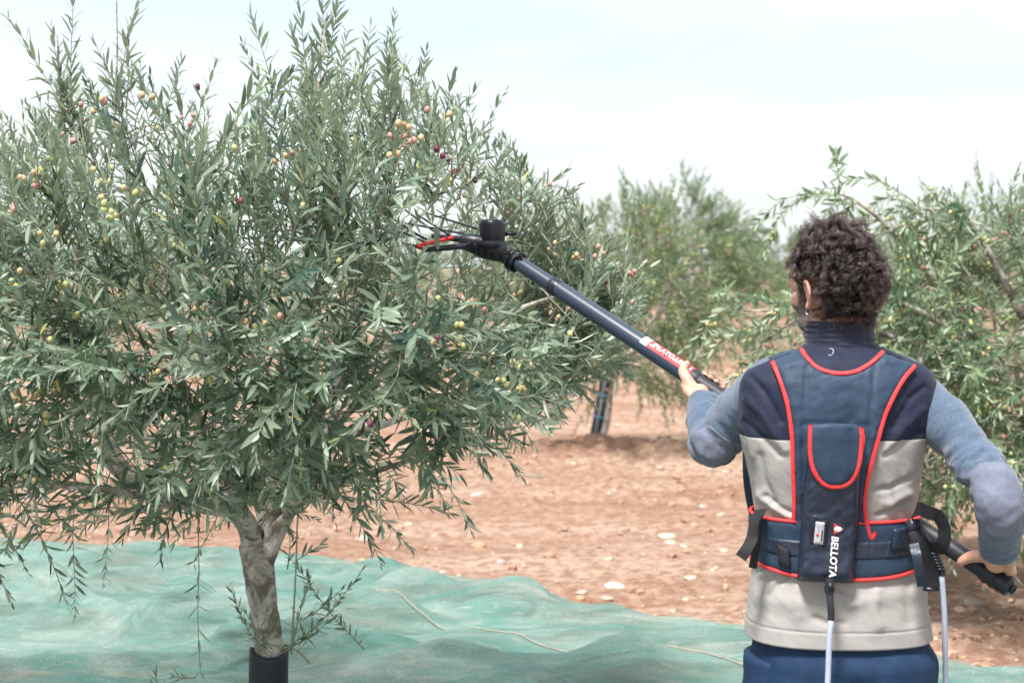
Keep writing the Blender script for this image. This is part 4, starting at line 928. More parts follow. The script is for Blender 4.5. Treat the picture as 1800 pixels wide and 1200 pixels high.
for s in (-1, 1):
    ell((s * .050, .052, -.026), (.025, .027, .026)); ell((s * .052, .048, .022), (.024, .034, .036)); ell((s * .050, .030, -.075), (.018, .032, .026)); ell((s * .030, .074, -.008), (.012, .009, .009))
    # ear: helix rim, bowl and lobe
    E = [(.071, .006, -.006), (.079, .004, .012), (.088, -.006, .022), (.093, -.020, .018), (.093, -.026, .0), (.088, -.022, -.018), (.080, -.012, -.030)]
    tub([H((s * a, b, c - .008)) for a, b, c in E], [.0042, .0045, .0048, .005, .0048, .0045, .005], 26, 10)
    v, f = ellipsoid(H((s * .080, -.008, -.010)), (.005, .017, .024), HR @ np.array([[math.cos(s * .45), -math.sin(s * .45), 0], [math.sin(s * .45), math.cos(s * .45), 0], [0, 0, 1]]), 20, 12); body.add(v, f)
    ell((s * .078, -.004, -.040), (.0065, .009, .010))
tub([H((0, .088, .012)), H((0, .100, -.012)), H((0, .112, -.036)), H((0, .094, -.046))], [.007, .009, .0115, .009], 16, 12)
for s in (-1, 1): ell((s * .011, .096, -.040), (.008, .010, .007))
ell((0, .088, -.066), (.022, .009, .005)); ell((0, .087, -.075), (.020, .009, .006))
tub([H((0, -.015, -.03)), H((0, -.016, -.08)), on(1478, 606, 3.215), on(1478, 640, 3.21)], [.060, .057, .060, .070], 20, 24)
# torso, hips and legs as one lofted shape
nz = 40; z = np.linspace(tz[-1] - .02, tz[1] - .01, nz); th = np.linspace(0, 2 * np.pi, 60, endpoint=False)
G = np.stack([ring_pts(max(q, tz[-1]), th, -.028) * [1, 1, 0] + [0, 0, q] for q in z]); V = np.vstack([G.reshape(-1, 3), G[0].mean(0), G[-1].mean(0)]); F = [tuple(reversed(q)) for q in grid_faces(nz, 60, cv=True)]; k = nz * 60
for j in range(60): F.append((k, j, (j + 1) % 60)); F.append((k + 1, (nz - 1) * 60 + (j + 1) % 60, (nz - 1) * 60 + j))
F = [tuple(reversed(q)) for q in F]; F = [tuple(reversed(q)) for q in F]
body.add(V, F); mx0 = man0[0]
for s in (-1, 1):
    tub([np.array([mx0 + s * .085, MY, .88]), np.array([mx0 + s * .095, MY, .70]), np.array([mx0 + s * .105, MY + .012, .48]), np.array([mx0 + s * .11, MY - .005, .30]), np.array([mx0 + s * .115, MY - .012, .08])], [.088, .082, .056, .052, .036], 30, 20)
    tub([np.array([mx0 + s * .115, MY - .04, .055]), np.array([mx0 + s * .12, MY + .05, .045]), np.array([mx0 + s * .13, MY + .15, .03])], [.036, .036, .026], 12, 14)
arm_l = [LS, (LS + LE) / 2 + [0, 0, .01], on(1256, 778, 3.36), on(1246, 745, 3.44), LW_]; tub(arm_l, [.042, .034, .030, .030, .027], 30, 18)
arm_r = [RS, on(1660, 746, 3.14), RE, on(1754, 925, 2.98), RW]; tub(arm_r, [.042, .034, .030, .030, .027], 30, 18)
nails = []
def hand(C, A, R0, curl, W_, pr, side=1.0, tip=235, spread=.0205, thumb_end=-95, seed=1):
    """a hand closed round the pole: C point on the pole's axis, A unit axis towards the index finger, R0 direction from the axis to the palm"""
    R0 = unit(R0 - A * np.dot(R0, A)); Q = np.cross(A, R0) * curl
    def at(phi, rad, s): return C + A * s + rad * (math.cos(phi) * R0 + math.sin(phi) * Q)
    for i, (fr, ex) in enumerate([(.0088, 0), (.0092, 10), (.0090, 4), (.0078, -16)]):
        s = (1.5 - i) * spread; rr = pr + fr * .92; kn = at(math.radians(12), pr + .020, s)
        ph = [30, 62, 92, 125, 160, 195, tip + ex]; P = [kn] + [at(math.radians(q), rr + (.004 if q in (62, 125) else 0) + (.004 if q == 62 else 0), s - .0015 * k) for k, q in enumerate(ph)]
        tub(P, [fr * 1.15, fr * 1.15, fr * 1.05, fr * 1.08, fr * .98, fr * 1.0, fr * .92, fr * .74], 34, 12)
        tub([W_ + A * s * .45, (W_ + kn) / 2 + R0 * .010 + A * s * .3, kn], [.0135, .0135, .0115], 14, 12)
        nails.append((at(math.radians(tip + ex - 12), rr + fr * .82, s - .009), A, at(math.radians(tip + ex - 12), 1, 0) - C))
    tb = W_ * .55 + at(0, pr + .014, .035) * .45
    tub([W_ * .8 + at(0, pr + .01, .03) * .2, tb, at(math.radians(-22), pr + .0135, .050), at(math.radians(-55), pr + .0105, .062), at(math.radians(thumb_end), pr + .009, .066)], [.014, .0165, .0135, .0108, .0085], 26, 14)
    v, f = ellipsoid(at(0, pr + .016, 0) * .66 + W_ * .34, (.026, .020, .026), None, 18, 12); body.add(v, f)
GR = .0198   # grip radius
Pc = pole_at(1238); RL = np.array([-.25, -.92, -.32]); hand(Pc, POLE_U, RL, 1.0 if np.cross(POLE_U, RL)[2] < 0 else -1.0, LW_, GR, tip=234, thumb_end=-88)
Pr = pole_at(1744); hand(Pr, POLE_U, np.array([.22, -.80, .55]), 1.0 if np.dot(np.cross(POLE_U, np.array([.22, -.80, .55])), [0, 1, .5]) > 0 else -1.0, RW, GR, tip=225, spread=.019, thumb_end=-80)
bm_ = remesh(body, .0036, 5, .5)
Vb = np.empty(len(bm_.vertices) * 3, np.float32); bm_.vertices.foreach_get('co', Vb); Vb = Vb.reshape(-1, 3)
hl = (Vb - HC) @ HR     # head coordinates
x_, y_, z_ = np.abs(hl[:, 0]), hl[:, 1], hl[:, 2]
be = sstep(-.028, -.045, z_) * sstep(.004, .016, y_) * sstep(-.135, -.120, z_) * (1 - sstep(.03, .02, x_) * sstep(-.085, -.06, z_) * .4)
be = np.maximum(be, sstep(.052, .06, x_) * sstep(.006, .014, y_) * sstep(.044, .034, y_) * sstep(.05, .03, z_) * sstep(-.06, -.05, z_) * (x_ < .078))
scalp = sstep(-.075, -.06, z_) * sstep(.0, -.02, y_ + .0 + .25 * np.clip(-z_ - .01, 0, 1)) + sstep(.055, .075, z_)
ear_zone = (x_ > .0735) & (z_ < .022) & (z_ > -.06)
be = np.where(ear_zone, 0, np.maximum(be, np.clip(scalp, 0, 1))); be = np.where(np.linalg.norm(hl, axis=1) < .2, be, 0)
at_ = bm_.attributes.new('beard', 'FLOAT', 'POINT'); at_.data.foreach_set('value', be.astype(np.float32))
bo = link('body', bm_, M['skin'], man)
for c, a, nrm in nails:
    nn = unit(nrm); s_ = np.cross(nn, a); v, f = ellipsoid(c, (.0045, .0055, .0011), np.stack([a, s_, nn], 1), 10, 6); MB().add(v, f).build('nail', M['nail'], bo)
for s in (-1, 1): v, f = ellipsoid(H((s * .031, .0735, -.006)), (.0115, .0115, .0115)); MB().add(v, f).build('eye', M['eye'], bo)
ea = np.linspace(0, 2 * np.pi, 25); e0 = H((-.080, -.006, -.052)); v, f, _ = sweep(e0 + .0085 * (np.cos(ea)[:, None] * HR[:, 1] + np.sin(ea)[:, None] * np.array([0, 0, 1.])), .0013, 25, 8, resample=False, cap=False)
MB().add(v, f).build('earring', M['metal'], man)

# --- trousers and boots
def trousers():
    mb = MB(); nt = 120; th = np.linspace(0, 2 * np.pi, nt, endpoint=False)
    zz = np.linspace(tz[-1] + .06, .70, 60); a0, b0 = .192, .131
    G = []
    for q in zz:
        f = sstep(.862, .79, q); a = .190 + .018 * f; b = .130 + .022 * f; cx = PM(1473, 1150)[0] + .013 * f
        c, s = np.cos(th), np.sin(th); x = cx + a * np.sign(c) * np.abs(c) ** (2 / 2.4); y = MY + b * np.sign(s) * np.abs(s) ** (2 / 2.4)
        cleft = np.where(s < 0, .020 * np.exp(-((x - cx) / .035) ** 2) * sstep(.80, .72, q), 0); y = y + cleft
        y = y - .004 * fbm(x * 9, y * 0, q * 14, 91, 3); pk = np.exp(-((x - (cx + .150 - (.9 - q) * -.35)) / .0035) ** 2) + np.exp(-((x - (cx - .150 - (.9 - q) * .35)) / .0035) ** 2)
        y = y + np.where(s < 0, .004 * pk, 0); G.append(np.stack([x, y, q + 0 * x], -1))
    mb.add(np.concatenate(G), grid_faces(60, nt, cv=True))
    for s in (-1, 1):
        d2 = lambda u, a, C: .005 * fbm(np.cos(a), np.sin(a), u * 14, 95 + s, 3)
        v, f, _ = sweep([[mx0 + s * .098, MY, .80], [mx0 + s * .102, MY, .66], [mx0 + s * .108, MY + .01, .48], [mx0 + s * .113, MY - .004, .28], [mx0 + s * .116, MY - .01, .07]], [.105, .102, .086, .078, .072], 50, 30, dr=d2); mb.add(v, f)
    return mb
trousers().build('trousers', M['trousers'], man)
for s in (-1, 1):
    mb = MB(); v, f, _ = sweep([[mx0 + s * .116, MY - .06, .06], [mx0 + s * .12, MY - .01, .065], [mx0 + s * .124, MY + .09, .055], [mx0 + s * .13, MY + .19, .035]], [.044, .05, .046, .032], 24, 20, flat=.95); v[:, 2] = np.maximum(v[:, 2], .014); mb.add(v, f)
    v, f, _ = sweep([[mx0 + s * .116, MY - .02, .04], [mx0 + s * .116, MY - .015, .19]], [.052, .056], 8, 20); mb.add(v, f)
    b = mb.build('boot', M['boot'], man); mb = MB(); v, f = box((mx0 + s * .122, MY + .06, .010), (.088, .28, .024), bevel=.008); mb.add(v, f).build('sole', M['charcoal'], b)
# --- a small grey mark printed at the nape
mk = MB()
for P in ([(1458, 614), (1463, 613), (1465, 618), (1463, 623)], [(1456, 624), (1462, 624.5)]):
    C3 = []
    for a, b in P:
        q = on(a, b, 3.09)
        for _ in range(3): q = on(a, b, float(back_y(np.array([q[0]]), np.array([q[2]]))[0]) - .002)
        C3.append(q)
    v, f, _ = sweep(np.array(C3), .0013, 12, 6); mk.add(v, f)
mk.build('print_mark', M['grey_print'], man)

# --- hair: curly locks of fine strands
def hair():
    r = np.random.RandomState(3); pts = []; sizes = []; rad = []
    c0 = np.array([0, -.012, .035]); e0 = np.array([.076, .098, .088]); nl = 0; tries = 0
    while nl < 520 and tries < 20000:
        tries += 1; n = unit(r.randn(3)); p = c0 + n * e0
        x, y, z = p
        hairline = np.interp(y, [-.11, -.06, -.02, .01, .04, .07, .09], [-.075, -.070, -.045, .030, .050, .085, .10])
        if z < hairline: continue
        if abs(x) > .058 and -.050 < y < .030 and z < .034: continue
        nl += 1; nn = unit(n / e0); tang = unit(np.cross(nn, r.randn(3))); bt = np.cross(nn, tang)
        low = sstep(.03, -.05, z); top = sstep(.07, .12, z); Lg = r.uniform(.042, .062) * (1 - .25 * low) + .012 * top
        side = sstep(.03, .06, y); Lg *= 1 - .35 * side; Lg *= 1 - .45 * math.exp(-((y + .01) / .045) ** 2 - ((z - .03) / .035) ** 2) * (abs(x) > .05)
        bend = unit(tang * r.uniform(.4, 1.0) + np.array([0, 0, -.75 * (1 - top)]) + np.array([0, .3, 0]) * top)
        hr = r.uniform(.010, .0165); turns = r.uniform(.8, 1.5) * (1 if r.rand() < .5 else -1); ph0 = r.uniform(0, 6.28)
        K = 17; t = np.linspace(0, 1, K)
        axis = p + nn * (Lg * (.62 * t - .22 * t ** 2))[:, None] * .95 + bend * (Lg * (.12 * t + .55 * t ** 2))[:, None]
        ax = unit(np.gradient(axis, axis=0)); u = unit(np.cross(ax, bt + .01)); w = np.cross(ax, u)
        S = int(r.uniform(28, 40))
        for s in range(S):
            jr = hr * (1 + r.randn() * .14); jp = ph0 + r.randn() * .22; tt_ = turns * (1 + r.randn() * .05); le = r.uniform(.8, 1.08)
            a = jp + tt_ * 2 * np.pi * t * le; am = jr * (t ** .7); off = r.randn(3) * .0016
            fz = r.rand() < .05; q = axis + (u * np.cos(a)[:, None] + w * np.sin(a)[:, None]) * am[:, None] * (1.5 if fz else 1) + off * (t[:, None] * .6 + .4)
            if fz: q = q + r.randn(3) * .012 * t[:, None]
            pts.append(q); sizes.append(K); rad.append(np.linspace(.0005, .00024, K))
    # short greying hair at the sideburns and nape
    for k in range(1800):
        s = -1 if r.rand() < .6 else 1
        if r.rand() < .5: p = np.array([s * .0735, r.uniform(.004, .036), r.uniform(-.035, .05)])
        else: a = r.uniform(-1.2, 1.2); p = np.array([.064 * math.sin(a), -.042 - .058 * math.cos(a), r.uniform(-.085, -.05)])
        nn = unit(p * [1, 1, .1]); d = unit(nn * .5 + [0, -.2, -.8] + r.randn(3) * .3); t = np.linspace(0, 1, 5)
        pts.append(p - nn * .004 + d * (t * r.uniform(.008, .016))[:, None]); sizes.append(5); rad.append(np.full(5, .00028))
    P = np.concatenate(pts); P = HC + P @ HR.T - man0
    h = bpy.data.hair_curves.new('hair'); h.add_curves(sizes); h.attributes['position'].data.foreach_set('vector', P.astype(np.float32).ravel())
    ra = h.attributes.get('radius') or h.attributes.new('radius', 'FLOAT', 'POINT'); ra.data.foreach_set('value', np.concatenate(rad).astype(np.float32))
    m, t, o = newmat('dark_brown_hair'); ri = node(t, 'ShaderNodeHairInfo').outputs['Random']
    p = node(t, 'ShaderNodeBsdfHairPrincipled', {'Melanin': node(t, 'ShaderNodeMapRange', {'Value': ri, 'To Min': .84, 'To Max': .96}).outputs['Result'], 'Melanin Redness': .55, 'Roughness': .32, 'Radial Roughness': .4, 'Coat': .0} if False else {'Roughness': .27, 'Radial Roughness': .36}, model='CHIANG', parametrization='COLOR')
    t.links.new(ramp(t, ri, [(0, (.004, .0024, .0022)), (.8, (.017, .0095, .0085)), (1, (.06, .045, .04))]), p.inputs['Color'])
    t.links.new(p.outputs[0], o.inputs['Surface'])
    ob = bpy.data.objects.new('hair', h); h.materials.append(m); sc.collection.objects.link(ob); ob.parent = man
hair()

# ------------------------------------------------------------------ harness with battery pouch
pack = thing('battery_harness', "navy padded harness with red piping and a battery pouch strapped to the man's back", 'backpack', man0)
def surf(px, py, off):
    """points on the man's back seen at (px, py), off metres proud of it along the surface normal"""
    px, py = np.asarray(px, float), np.asarray(py, float); Yv = np.full(px.shape, 3.07)
    a, b = (px - 900) / 2500, (600 - py) / 2500; vx, vy, vz = a, cp + b * sp_, -sp_ + b * cp
    for _ in range(6):
        t = Yv / vy; x, z = vx * t, vz * t + CAM_Z; Y0 = back_y(x, z)
        e = .004; gx = (back_y(x + e, z) - back_y(x - e, z)) / (2 * e); gzz = (back_y(x, z + e) - back_y(x, z - e)) / (2 * e)
        gx, gzz = np.clip(gx, -2, 2), np.clip(gzz, -2, 3); N = unit(np.stack([gx, -np.ones_like(gx), gzz], -1))
        Yv = Y0 - off / np.maximum(.45, -N[..., 1])
    return np.stack([vx * Yv / vy, Yv, vz * Yv / vy + CAM_Z], -1), N
def smooth_poly(P, closed=True, n=120):
    P = np.array(P, float)
    if closed: P = np.vstack([P, P[:1]])
    return spline(np.c_[P, np.zeros(len(P))], n)[:, :2][: (-1 if closed else None)]
def panel(name, poly, thick, mat, parent, base=.002, edge=9.0, step=5.0, grooves=(), n=150, wr=.0, smooth=True, seed=1, rough_edge=.35):
    B = smooth_poly(poly, True, n) if smooth else np.array(poly, float)
    if not smooth:
        Q = np.vstack([B, B[:1]]); B = np.concatenate([np.linspace(Q[i], Q[i + 1], max(2, int(np.linalg.norm(Q[i + 1] - Q[i]) / step)), endpoint=False) for i in range(len(Q) - 1)])
    lo, hi = B.min(0), B.max(0); gx, gy = np.meshgrid(np.arange(lo[0], hi[0], step), np.arange(lo[1], hi[1], step)); C = np.stack([gx.ravel(), gy.ravel()], 1)
    x, y = C[:, 0][:, None], C[:, 1][:, None]; x0, y0 = B[:, 0], B[:, 1]; x1, y1 = np.roll(x0, -1), np.roll(y0, -1)
    ins = (((y0 > y) != (y1 > y)) & (x < (x1 - x0) * (y - y0) / (y1 - y0 + 1e-12) + x0)).sum(1) % 2 == 1
    C = C[ins]; d = seg_d(C, np.vstack([B, B[:1]])); C = C[d > step * .55]
    P = np.vstack([B, C]); nb = len(B)
    res = delaunay_2d_cdt([Vector(q) for q in P], [(i, (i + 1) % nb) for i in range(nb)], [list(range(nb))], 1, 1e-4)
    Pv = np.array([q[:] for q in res[0]]); F = [tuple(f) for f in res[2]]; d = seg_d(Pv, np.vstack([B, B[:1]]))
    h = thick * (rough_edge + (1 - rough_edge) * np.sqrt(np.clip(1 - (1 - np.clip(d / edge, 0, 1)) ** 2, 0, 1)))
    for g, w, a in grooves: h = h - a * np.exp(-(seg_d(Pv, np.array(g, float)) / w) ** 2)
    if wr: h = h + wr * fbm(Pv[:, 0] / 22., Pv[:, 1] / 16., 0, seed, 3) + wr * .9 * fbm(Pv[:, 0] / 9., Pv[:, 1] / 7., 0, seed + 4, 3) * np.exp(-(d - 8) ** 2 / 150)
    V, _ = surf(Pv[:, 0], Pv[:, 1], base + h); bd = np.where(d < 1e-3)[0]
    Vs, _ = surf(Pv[:, 0], Pv[:, 1], np.full(len(Pv), -.012)); nV = len(V)
    area = lambda f: (Pv[f[1]][0] - Pv[f[0]][0]) * (Pv[f[2]][1] - Pv[f[0]][1]) - (Pv[f[2]][0] - Pv[f[0]][0]) * (Pv[f[1]][1] - Pv[f[0]][1])
    F = [f if area(f) < 0 else tuple(reversed(f)) for f in F]
    ec = {}
    for f in F:
        for i in range(len(f)): e = (f[i], f[(i + 1) % len(f)]); ec[e] = 1
    side = [(b, a, a + nV, b + nV) for (a, b) in ec if (b, a) not in ec]
    mb = MB(); mb.add(np.vstack([V, Vs]), F + side); o = mb.build(name, mat, parent)
    o.data.update()
    return o
def piping(pts, parent, off=.012, r=.0042, n=120, mat=None, name='piping', closed=False):
    Q = smooth_poly(pts, closed, n); P, N = surf(Q[:, 0], Q[:, 1], np.full(len(Q), off)); n = len(P)
    T = unit(np.gradient(P, axis=0)); S = unit(np.cross(T, N)); Nn = np.cross(S, T); a = np.linspace(0, 2 * np.pi, 12, endpoint=False)
    w = r * (1.12 + .12 * fbm(np.arange(n) * .2, off * 900, 0, 7, 3))[:, None, None]; hh_ = r * (.62 + .14 * fbm(np.arange(n) * .45, off * 700, 0, 9, 3))[:, None, None]
    ca, sa = np.sign(np.cos(a)) * np.abs(np.cos(a)) ** .75, np.sign(np.sin(a)) * np.abs(np.sin(a)) ** .75
    G = P[:, None] + w * ca[None, :, None] * S[:, None] + hh_ * sa[None, :, None] * Nn[:, None]
    F = grid_faces(n, 12, cv=True) + [tuple(range(12)), tuple(range(n * 12 - 1, n * 12 - 13, -1))]
    return MB().add(G.reshape(-1, 3), F).build(name, mat or M['red'], parent)
yoke = [(1357, 634), (1383, 622), (1408, 614), (1420, 630), (1436, 645), (1456, 653), (1480, 656), (1505, 652), (1526, 641), (1540, 630), (1552, 619), (1582, 630), (1609, 643), (1590, 664), (1572, 695), (1556, 730), (1543, 775), (1532, 815), (1524, 850), (1520, 885), (1524, 915), (1530, 945),
        (1524, 985), (1512, 1012), (1460, 1022), (1408, 1014), (1396, 985), (1394, 930), (1396, 880), (1394, 820), (1392, 765), (1384, 710), (1371, 668)]
bp = panel('back_panel', yoke, .013, M['pack'], pack, edge=12, n=300, wr=.0024, grooves=[([(1420, 640), (1414, 700), (1412, 780), (1413, 900)], 2.2, .006), ([(1538, 642), (1532, 700), (1528, 760), (1518, 850)], 2.2, .006), ([(1414, 744), (1470, 746), (1530, 748)], 2.0, .004)])
piping([(1408, 613), (1420, 630), (1436, 645), (1456, 653), (1480, 656), (1505, 652), (1526, 641), (1540, 630), (1552, 618)], pack, .013)
piping([(1357, 633), (1371, 668), (1384, 710), (1392, 765), (1394, 820), (1396, 880), (1395, 916)], pack, .012)
piping([(1609, 642), (1590, 664), (1572, 695), (1556, 730), (1543, 775), (1532, 815), (1524, 850), (1520, 885), (1523, 915), (1530, 944), (1534, 944), (1539, 934)], pack, .012)
# belt round the waist
zb_t, zb_b = PM(1470, 917, -.12)[2], PM(1470, 1000, -.12)[2]
def belt(name, v0, v1, off, mat, drop=0.012, th0=0, th1=2 * np.pi, wr=.0015, seed=3):
    nt, nv = 240, 22; th = np.linspace(th0, th1, nt); G = []
    for k in range(nv):
        u = k / (nv - 1); v = v0 + (v1 - v0) * u
        dz = -.016 * np.clip(-np.sin(th), 0, 1) ** 2 * (v ** 2) * 1.3
        z = zb_t + (zb_b - zb_t) * v + dz; edge = 1 - (2 * u - 1) ** 8
        cx, a, b, y = tor(z); c, s = np.cos(th), np.sin(th); o = off * (.45 + .55 * edge) + wr * fbm(th * 7, u * 3, 0, seed, 3) * edge
        G.append(np.stack([cx + (a + o) * np.sign(c) * np.abs(c) ** (2 / SE), y + (b + o) * np.sign(s) * np.abs(s) ** (2 / SE), z], -1))
    inn = [g + unit(np.stack([man0[0] - g[:, 0], MY - g[:, 1], 0 * g[:, 0]], -1)) * (off * .45 + .003) for g in (G[-1], G[0])]
    G = np.array(G + inn); return MB().add(G.reshape(-1, 3), grid_faces(nv + 2, nt)).build(name, mat, pack)
belt('belt', 0, 1.0, .013, M['pack'])
belt('belt_webbing', .36, .70, .0165, M['pack_dark'], wr=.0006, seed=8)
def belt_pipe(v, off):
    th = np.linspace(0, 2 * np.pi, 200); z = zb_t + (zb_b - zb_t) * v - .016 * np.clip(-np.sin(th), 0, 1) ** 2 * v ** 2 * 1.3; cx, a, b, y = tor(z); c, s = np.cos(th), np.sin(th)
    P = np.stack([cx + (a + off) * np.sign(c) * np.abs(c) ** (2 / SE), y + (b + off) * np.sign(s) * np.abs(s) ** (2 / SE), z], -1)
    v_, f, _ = sweep(P, .0042, 200, 8, resample=False); MB().add(v_, f).build('piping', M['red'], pack)
belt_pipe(1.0, .008); belt_pipe(0.0, .008)
panel('belt_tab', [(1366, 955), (1388, 966), (1390, 1000), (1368, 990)], .005, M['web'], pack, base=.019, edge=4, smooth=False)
panel('belt_tab', [(1571, 930), (1604, 922), (1604, 960), (1566, 968)], .005, M['pack_dark'], pack, base=.019, edge=4, smooth=False)
# shoulder straps over to the front
for (a, b) in (((1359, 634), (1406, 616)), ((1554, 619), (1607, 643))):
    W0, _ = surf(np.array([a[0], b[0]]), np.array([a[1], b[1]]), np.array([.006, .006])); hw = (W0[1] - W0[0]) / 2; c = W0.mean(0); sg = 1 if c[0] > man0[0] else -1
    path = spline(np.array([np.r_[c, 0], np.r_[c + [0, .045, -.001], 0], np.r_[c + [0, .10, -.006], 0], np.r_[c + [.01 * sg, .19, -.05], 0], np.r_[c + [.02 * sg, .245, -.16], 0], np.r_[c + [.02 * sg, .26, -.30], 0], np.r_[c + [.0, .25, -.42], 0]]), 40)[:, :3]
    T = unit(np.gradient(path, axis=0)); G = []
    path[:, 2] -= .004
    for p, t_ in zip(path, T):
        h = hw - t_ * np.dot(hw, t_); n = unit(np.cross(h, t_)); G.append([p - h - n * .005, p - h + n * .005, p + n * .008, p + h + n * .005, p + h - n * .005, p - n * .006])
    MB().add(np.array(G).reshape(-1, 3), grid_faces(40, 6, cv=True)).build('shoulder_strap', M['pack'], pack)
# battery pouch, its flap, window, mark and lettering
pouch = panel('battery_pouch', [(1424, 748), (1514, 752), (1515, 800), (1512, 880), (1508, 960), (1500, 1018), (1490, 1024), (1412, 1020), (1401, 1010), (1405, 950), (1412, 860), (1420, 790)], .048, M['pack_dark'], pack, base=.012, edge=15, n=220, wr=.0042, smooth=True, rough_edge=.0, seed=12,
              grooves=[([(1425, 900), (1424, 968), (1455, 972), (1458, 903), (1425, 900)], 2.4, .003), ([(1404, 1006), (1450, 1012), (1498, 1013)], 2.2, .003)])
flap = panel('flap', [(1426, 746), (1470, 744), (1511, 750), (1512, 790), (1507, 822), (1492, 846), (1470, 854), (1447, 848), (1431, 824), (1425, 790)], .006, M['pack'], pouch, base=.060, edge=8, n=140, wr=.001)
piping([(1425, 746), (1424, 790), (1430, 825), (1447, 849), (1470, 855.5), (1493, 848), (1508, 823), (1513, 790), (1511, 750)], pouch, .062, .0042)
piping([(1514, 752), (1517, 772), (1513, 800), (1507, 828)], pouch, .050, .0036, 40)
panel('window_frame', [(1427, 911), (1456, 914), (1452, 962), (1423, 957)], .002, M['web'], pouch, base=.059, edge=3, step=3, smooth=False)
panel('window', [(1434, 916), (1450, 918), (1446.5, 957), (1430, 955)], .002, M['grey_label'], pouch, base=.0615, edge=2, step=3, smooth=False)
panel('red_dot', [(1437 + 2.6 * math.cos(k * .52), 939.5 + 2.6 * math.sin(k * .52)) for k in range(12)], .0015, M['red'], pouch, base=.064, edge=1, step=1.2, smooth=False)
panel('print_line', [(1444.4, 931), (1446.6, 931.3), (1444.6, 951), (1442.4, 950.7)], .0012, M['navy'], pouch, base=.064, edge=1, step=1.5, smooth=False)
panel('print_line', [(1438.5, 924), (1439.8, 924), (1438.8, 934), (1437.5, 934)], .0012, M['grey_print'], pouch, base=.064, edge=1, step=1.5, smooth=False)
def lettering(text, fn, size, mat, parent, bold=.02, extra=0.0, shear=0.0, cuts=0):
    """flat letters whose outline is laid on a curved surface by fn(u, v); u runs along the line, v upwards"""
    c = bpy.data.curves.new('lettering', 'FONT'); c.body = text; c.size = size; c.offset = bold * size; c.resolution_u = 4; c.shear = shear; c.space_character = 1.02 + extra
    o = bpy.data.objects.new('tmp', c); sc.collection.objects.link(o); dg = bpy.context.evaluated_depsgraph_get(); m = bpy.data.meshes.new_from_object(o.evaluated_get(dg)); bpy.data.objects.remove(o)
    bm = bmesh.new(); bm.from_mesh(m); ys_ = [v.co.y for v in bm.verts]; lo, hi = min(ys_), max(ys_)
    for k in range(1, cuts + 1):
        q = lo + (hi - lo) * k / (cuts + 1); bmesh.ops.bisect_plane(bm, geom=bm.verts[:] + bm.edges[:] + bm.faces[:], plane_co=(0, q, 0), plane_no=(0, 1, 0))
    P = np.array([v.co[:] for v in bm.verts]); Q = fn(P[:, 0], P[:, 1])
    for v, q in zip(bm.verts, Q): v.co = Vector(q)
    bm.to_mesh(m); bm.free(); m.name = 'lettering'; m.materials.clear()
    return link('lettering', m, mat, parent)
# reads downwards: letter tops face right
def down(ox, oy, ex, ey):
    d = np.array([ex - ox, ey - oy]); d = d / np.linalg.norm(d); up = np.array([-d[1], d[0]]) * -1.0   # turned so that the tops point right
    up = np.array([d[1], -d[0]])
    return lambda u, v: surf(ox + d[0] * u + up[0] * v, oy + d[1] * u + up[1] * v, np.full(np.shape(u), .0625))[0]
lettering('BELLOTA', down(1462.5, 941, 1458, 1004), 17.2, M['white'], pouch, .028, shear=.12)
panel('emblem', [(1466, 919.5), (1484, 930), (1465.5, 940)], .0012, M['red'], pouch, base=.0605, edge=1, step=2, smooth=False)
panel('emblem', [(1472.5 + 7 * math.cos(k * .4) * (1 + .12 * math.cos(k * .4)), 930 + 5 * math.sin(k * .4)) for k in range(16)], .0012, M['white'], pouch, base=.0622, edge=1, step=2, smooth=False)
panel('emblem', [(1471 + .8 * math.cos(k * .6), 930 + 4.2 * math.sin(k * .6)) for k in range(10)], .0008, M['grey_label'], pouch, base=.0638, edge=1, step=1, smooth=False)
# plug below the pouch
def ribbon(name, P, w, mat, parent, side, th=.0018, n=50):
    """flat webbing along P; side gives the width direction at each control point"""
    C = spline(np.c_[np.array(P, float), np.array(side, float)], n); P, S = C[:, :3], C[:, 3:]; T = unit(np.gradient(P, axis=0)); S = unit(S - T * np.sum(S * T, 1, keepdims=True)); N = np.cross(T, S); h = w / 2
    G = np.stack([P - S * h - N * th / 2, P + S * h - N * th / 2, P + S * h + N * th / 2, P - S * h + N * th / 2], 1)
    F = grid_faces(n, 4, cv=True) + [(0, 1, 2, 3), (4 * n - 1, 4 * n - 2, 4 * n - 3, 4 * n - 4)]
    return MB().add(G.reshape(-1, 3), F).build(name, mat, parent, smooth=False)
q = on(1458, 1032, 3.015); mb = MB()
for dz_, r_, h_ in ((.012, .0095, .020), (-.004, .0115, .012)): v, f = lathe([(r_ * .9, -h_ / 2), (r_, -h_ / 2 + .002), (r_, h_ / 2 - .002), (r_ * .9, h_ / 2)], q + [0, 0, dz_], m=18); mb.add(v, f)
v, f = box(q + [0, -.010, .004], (.012, .006, .018), bevel=.002); mb.add(v, f)
plug = mb.build('plug', M['black'], pack)
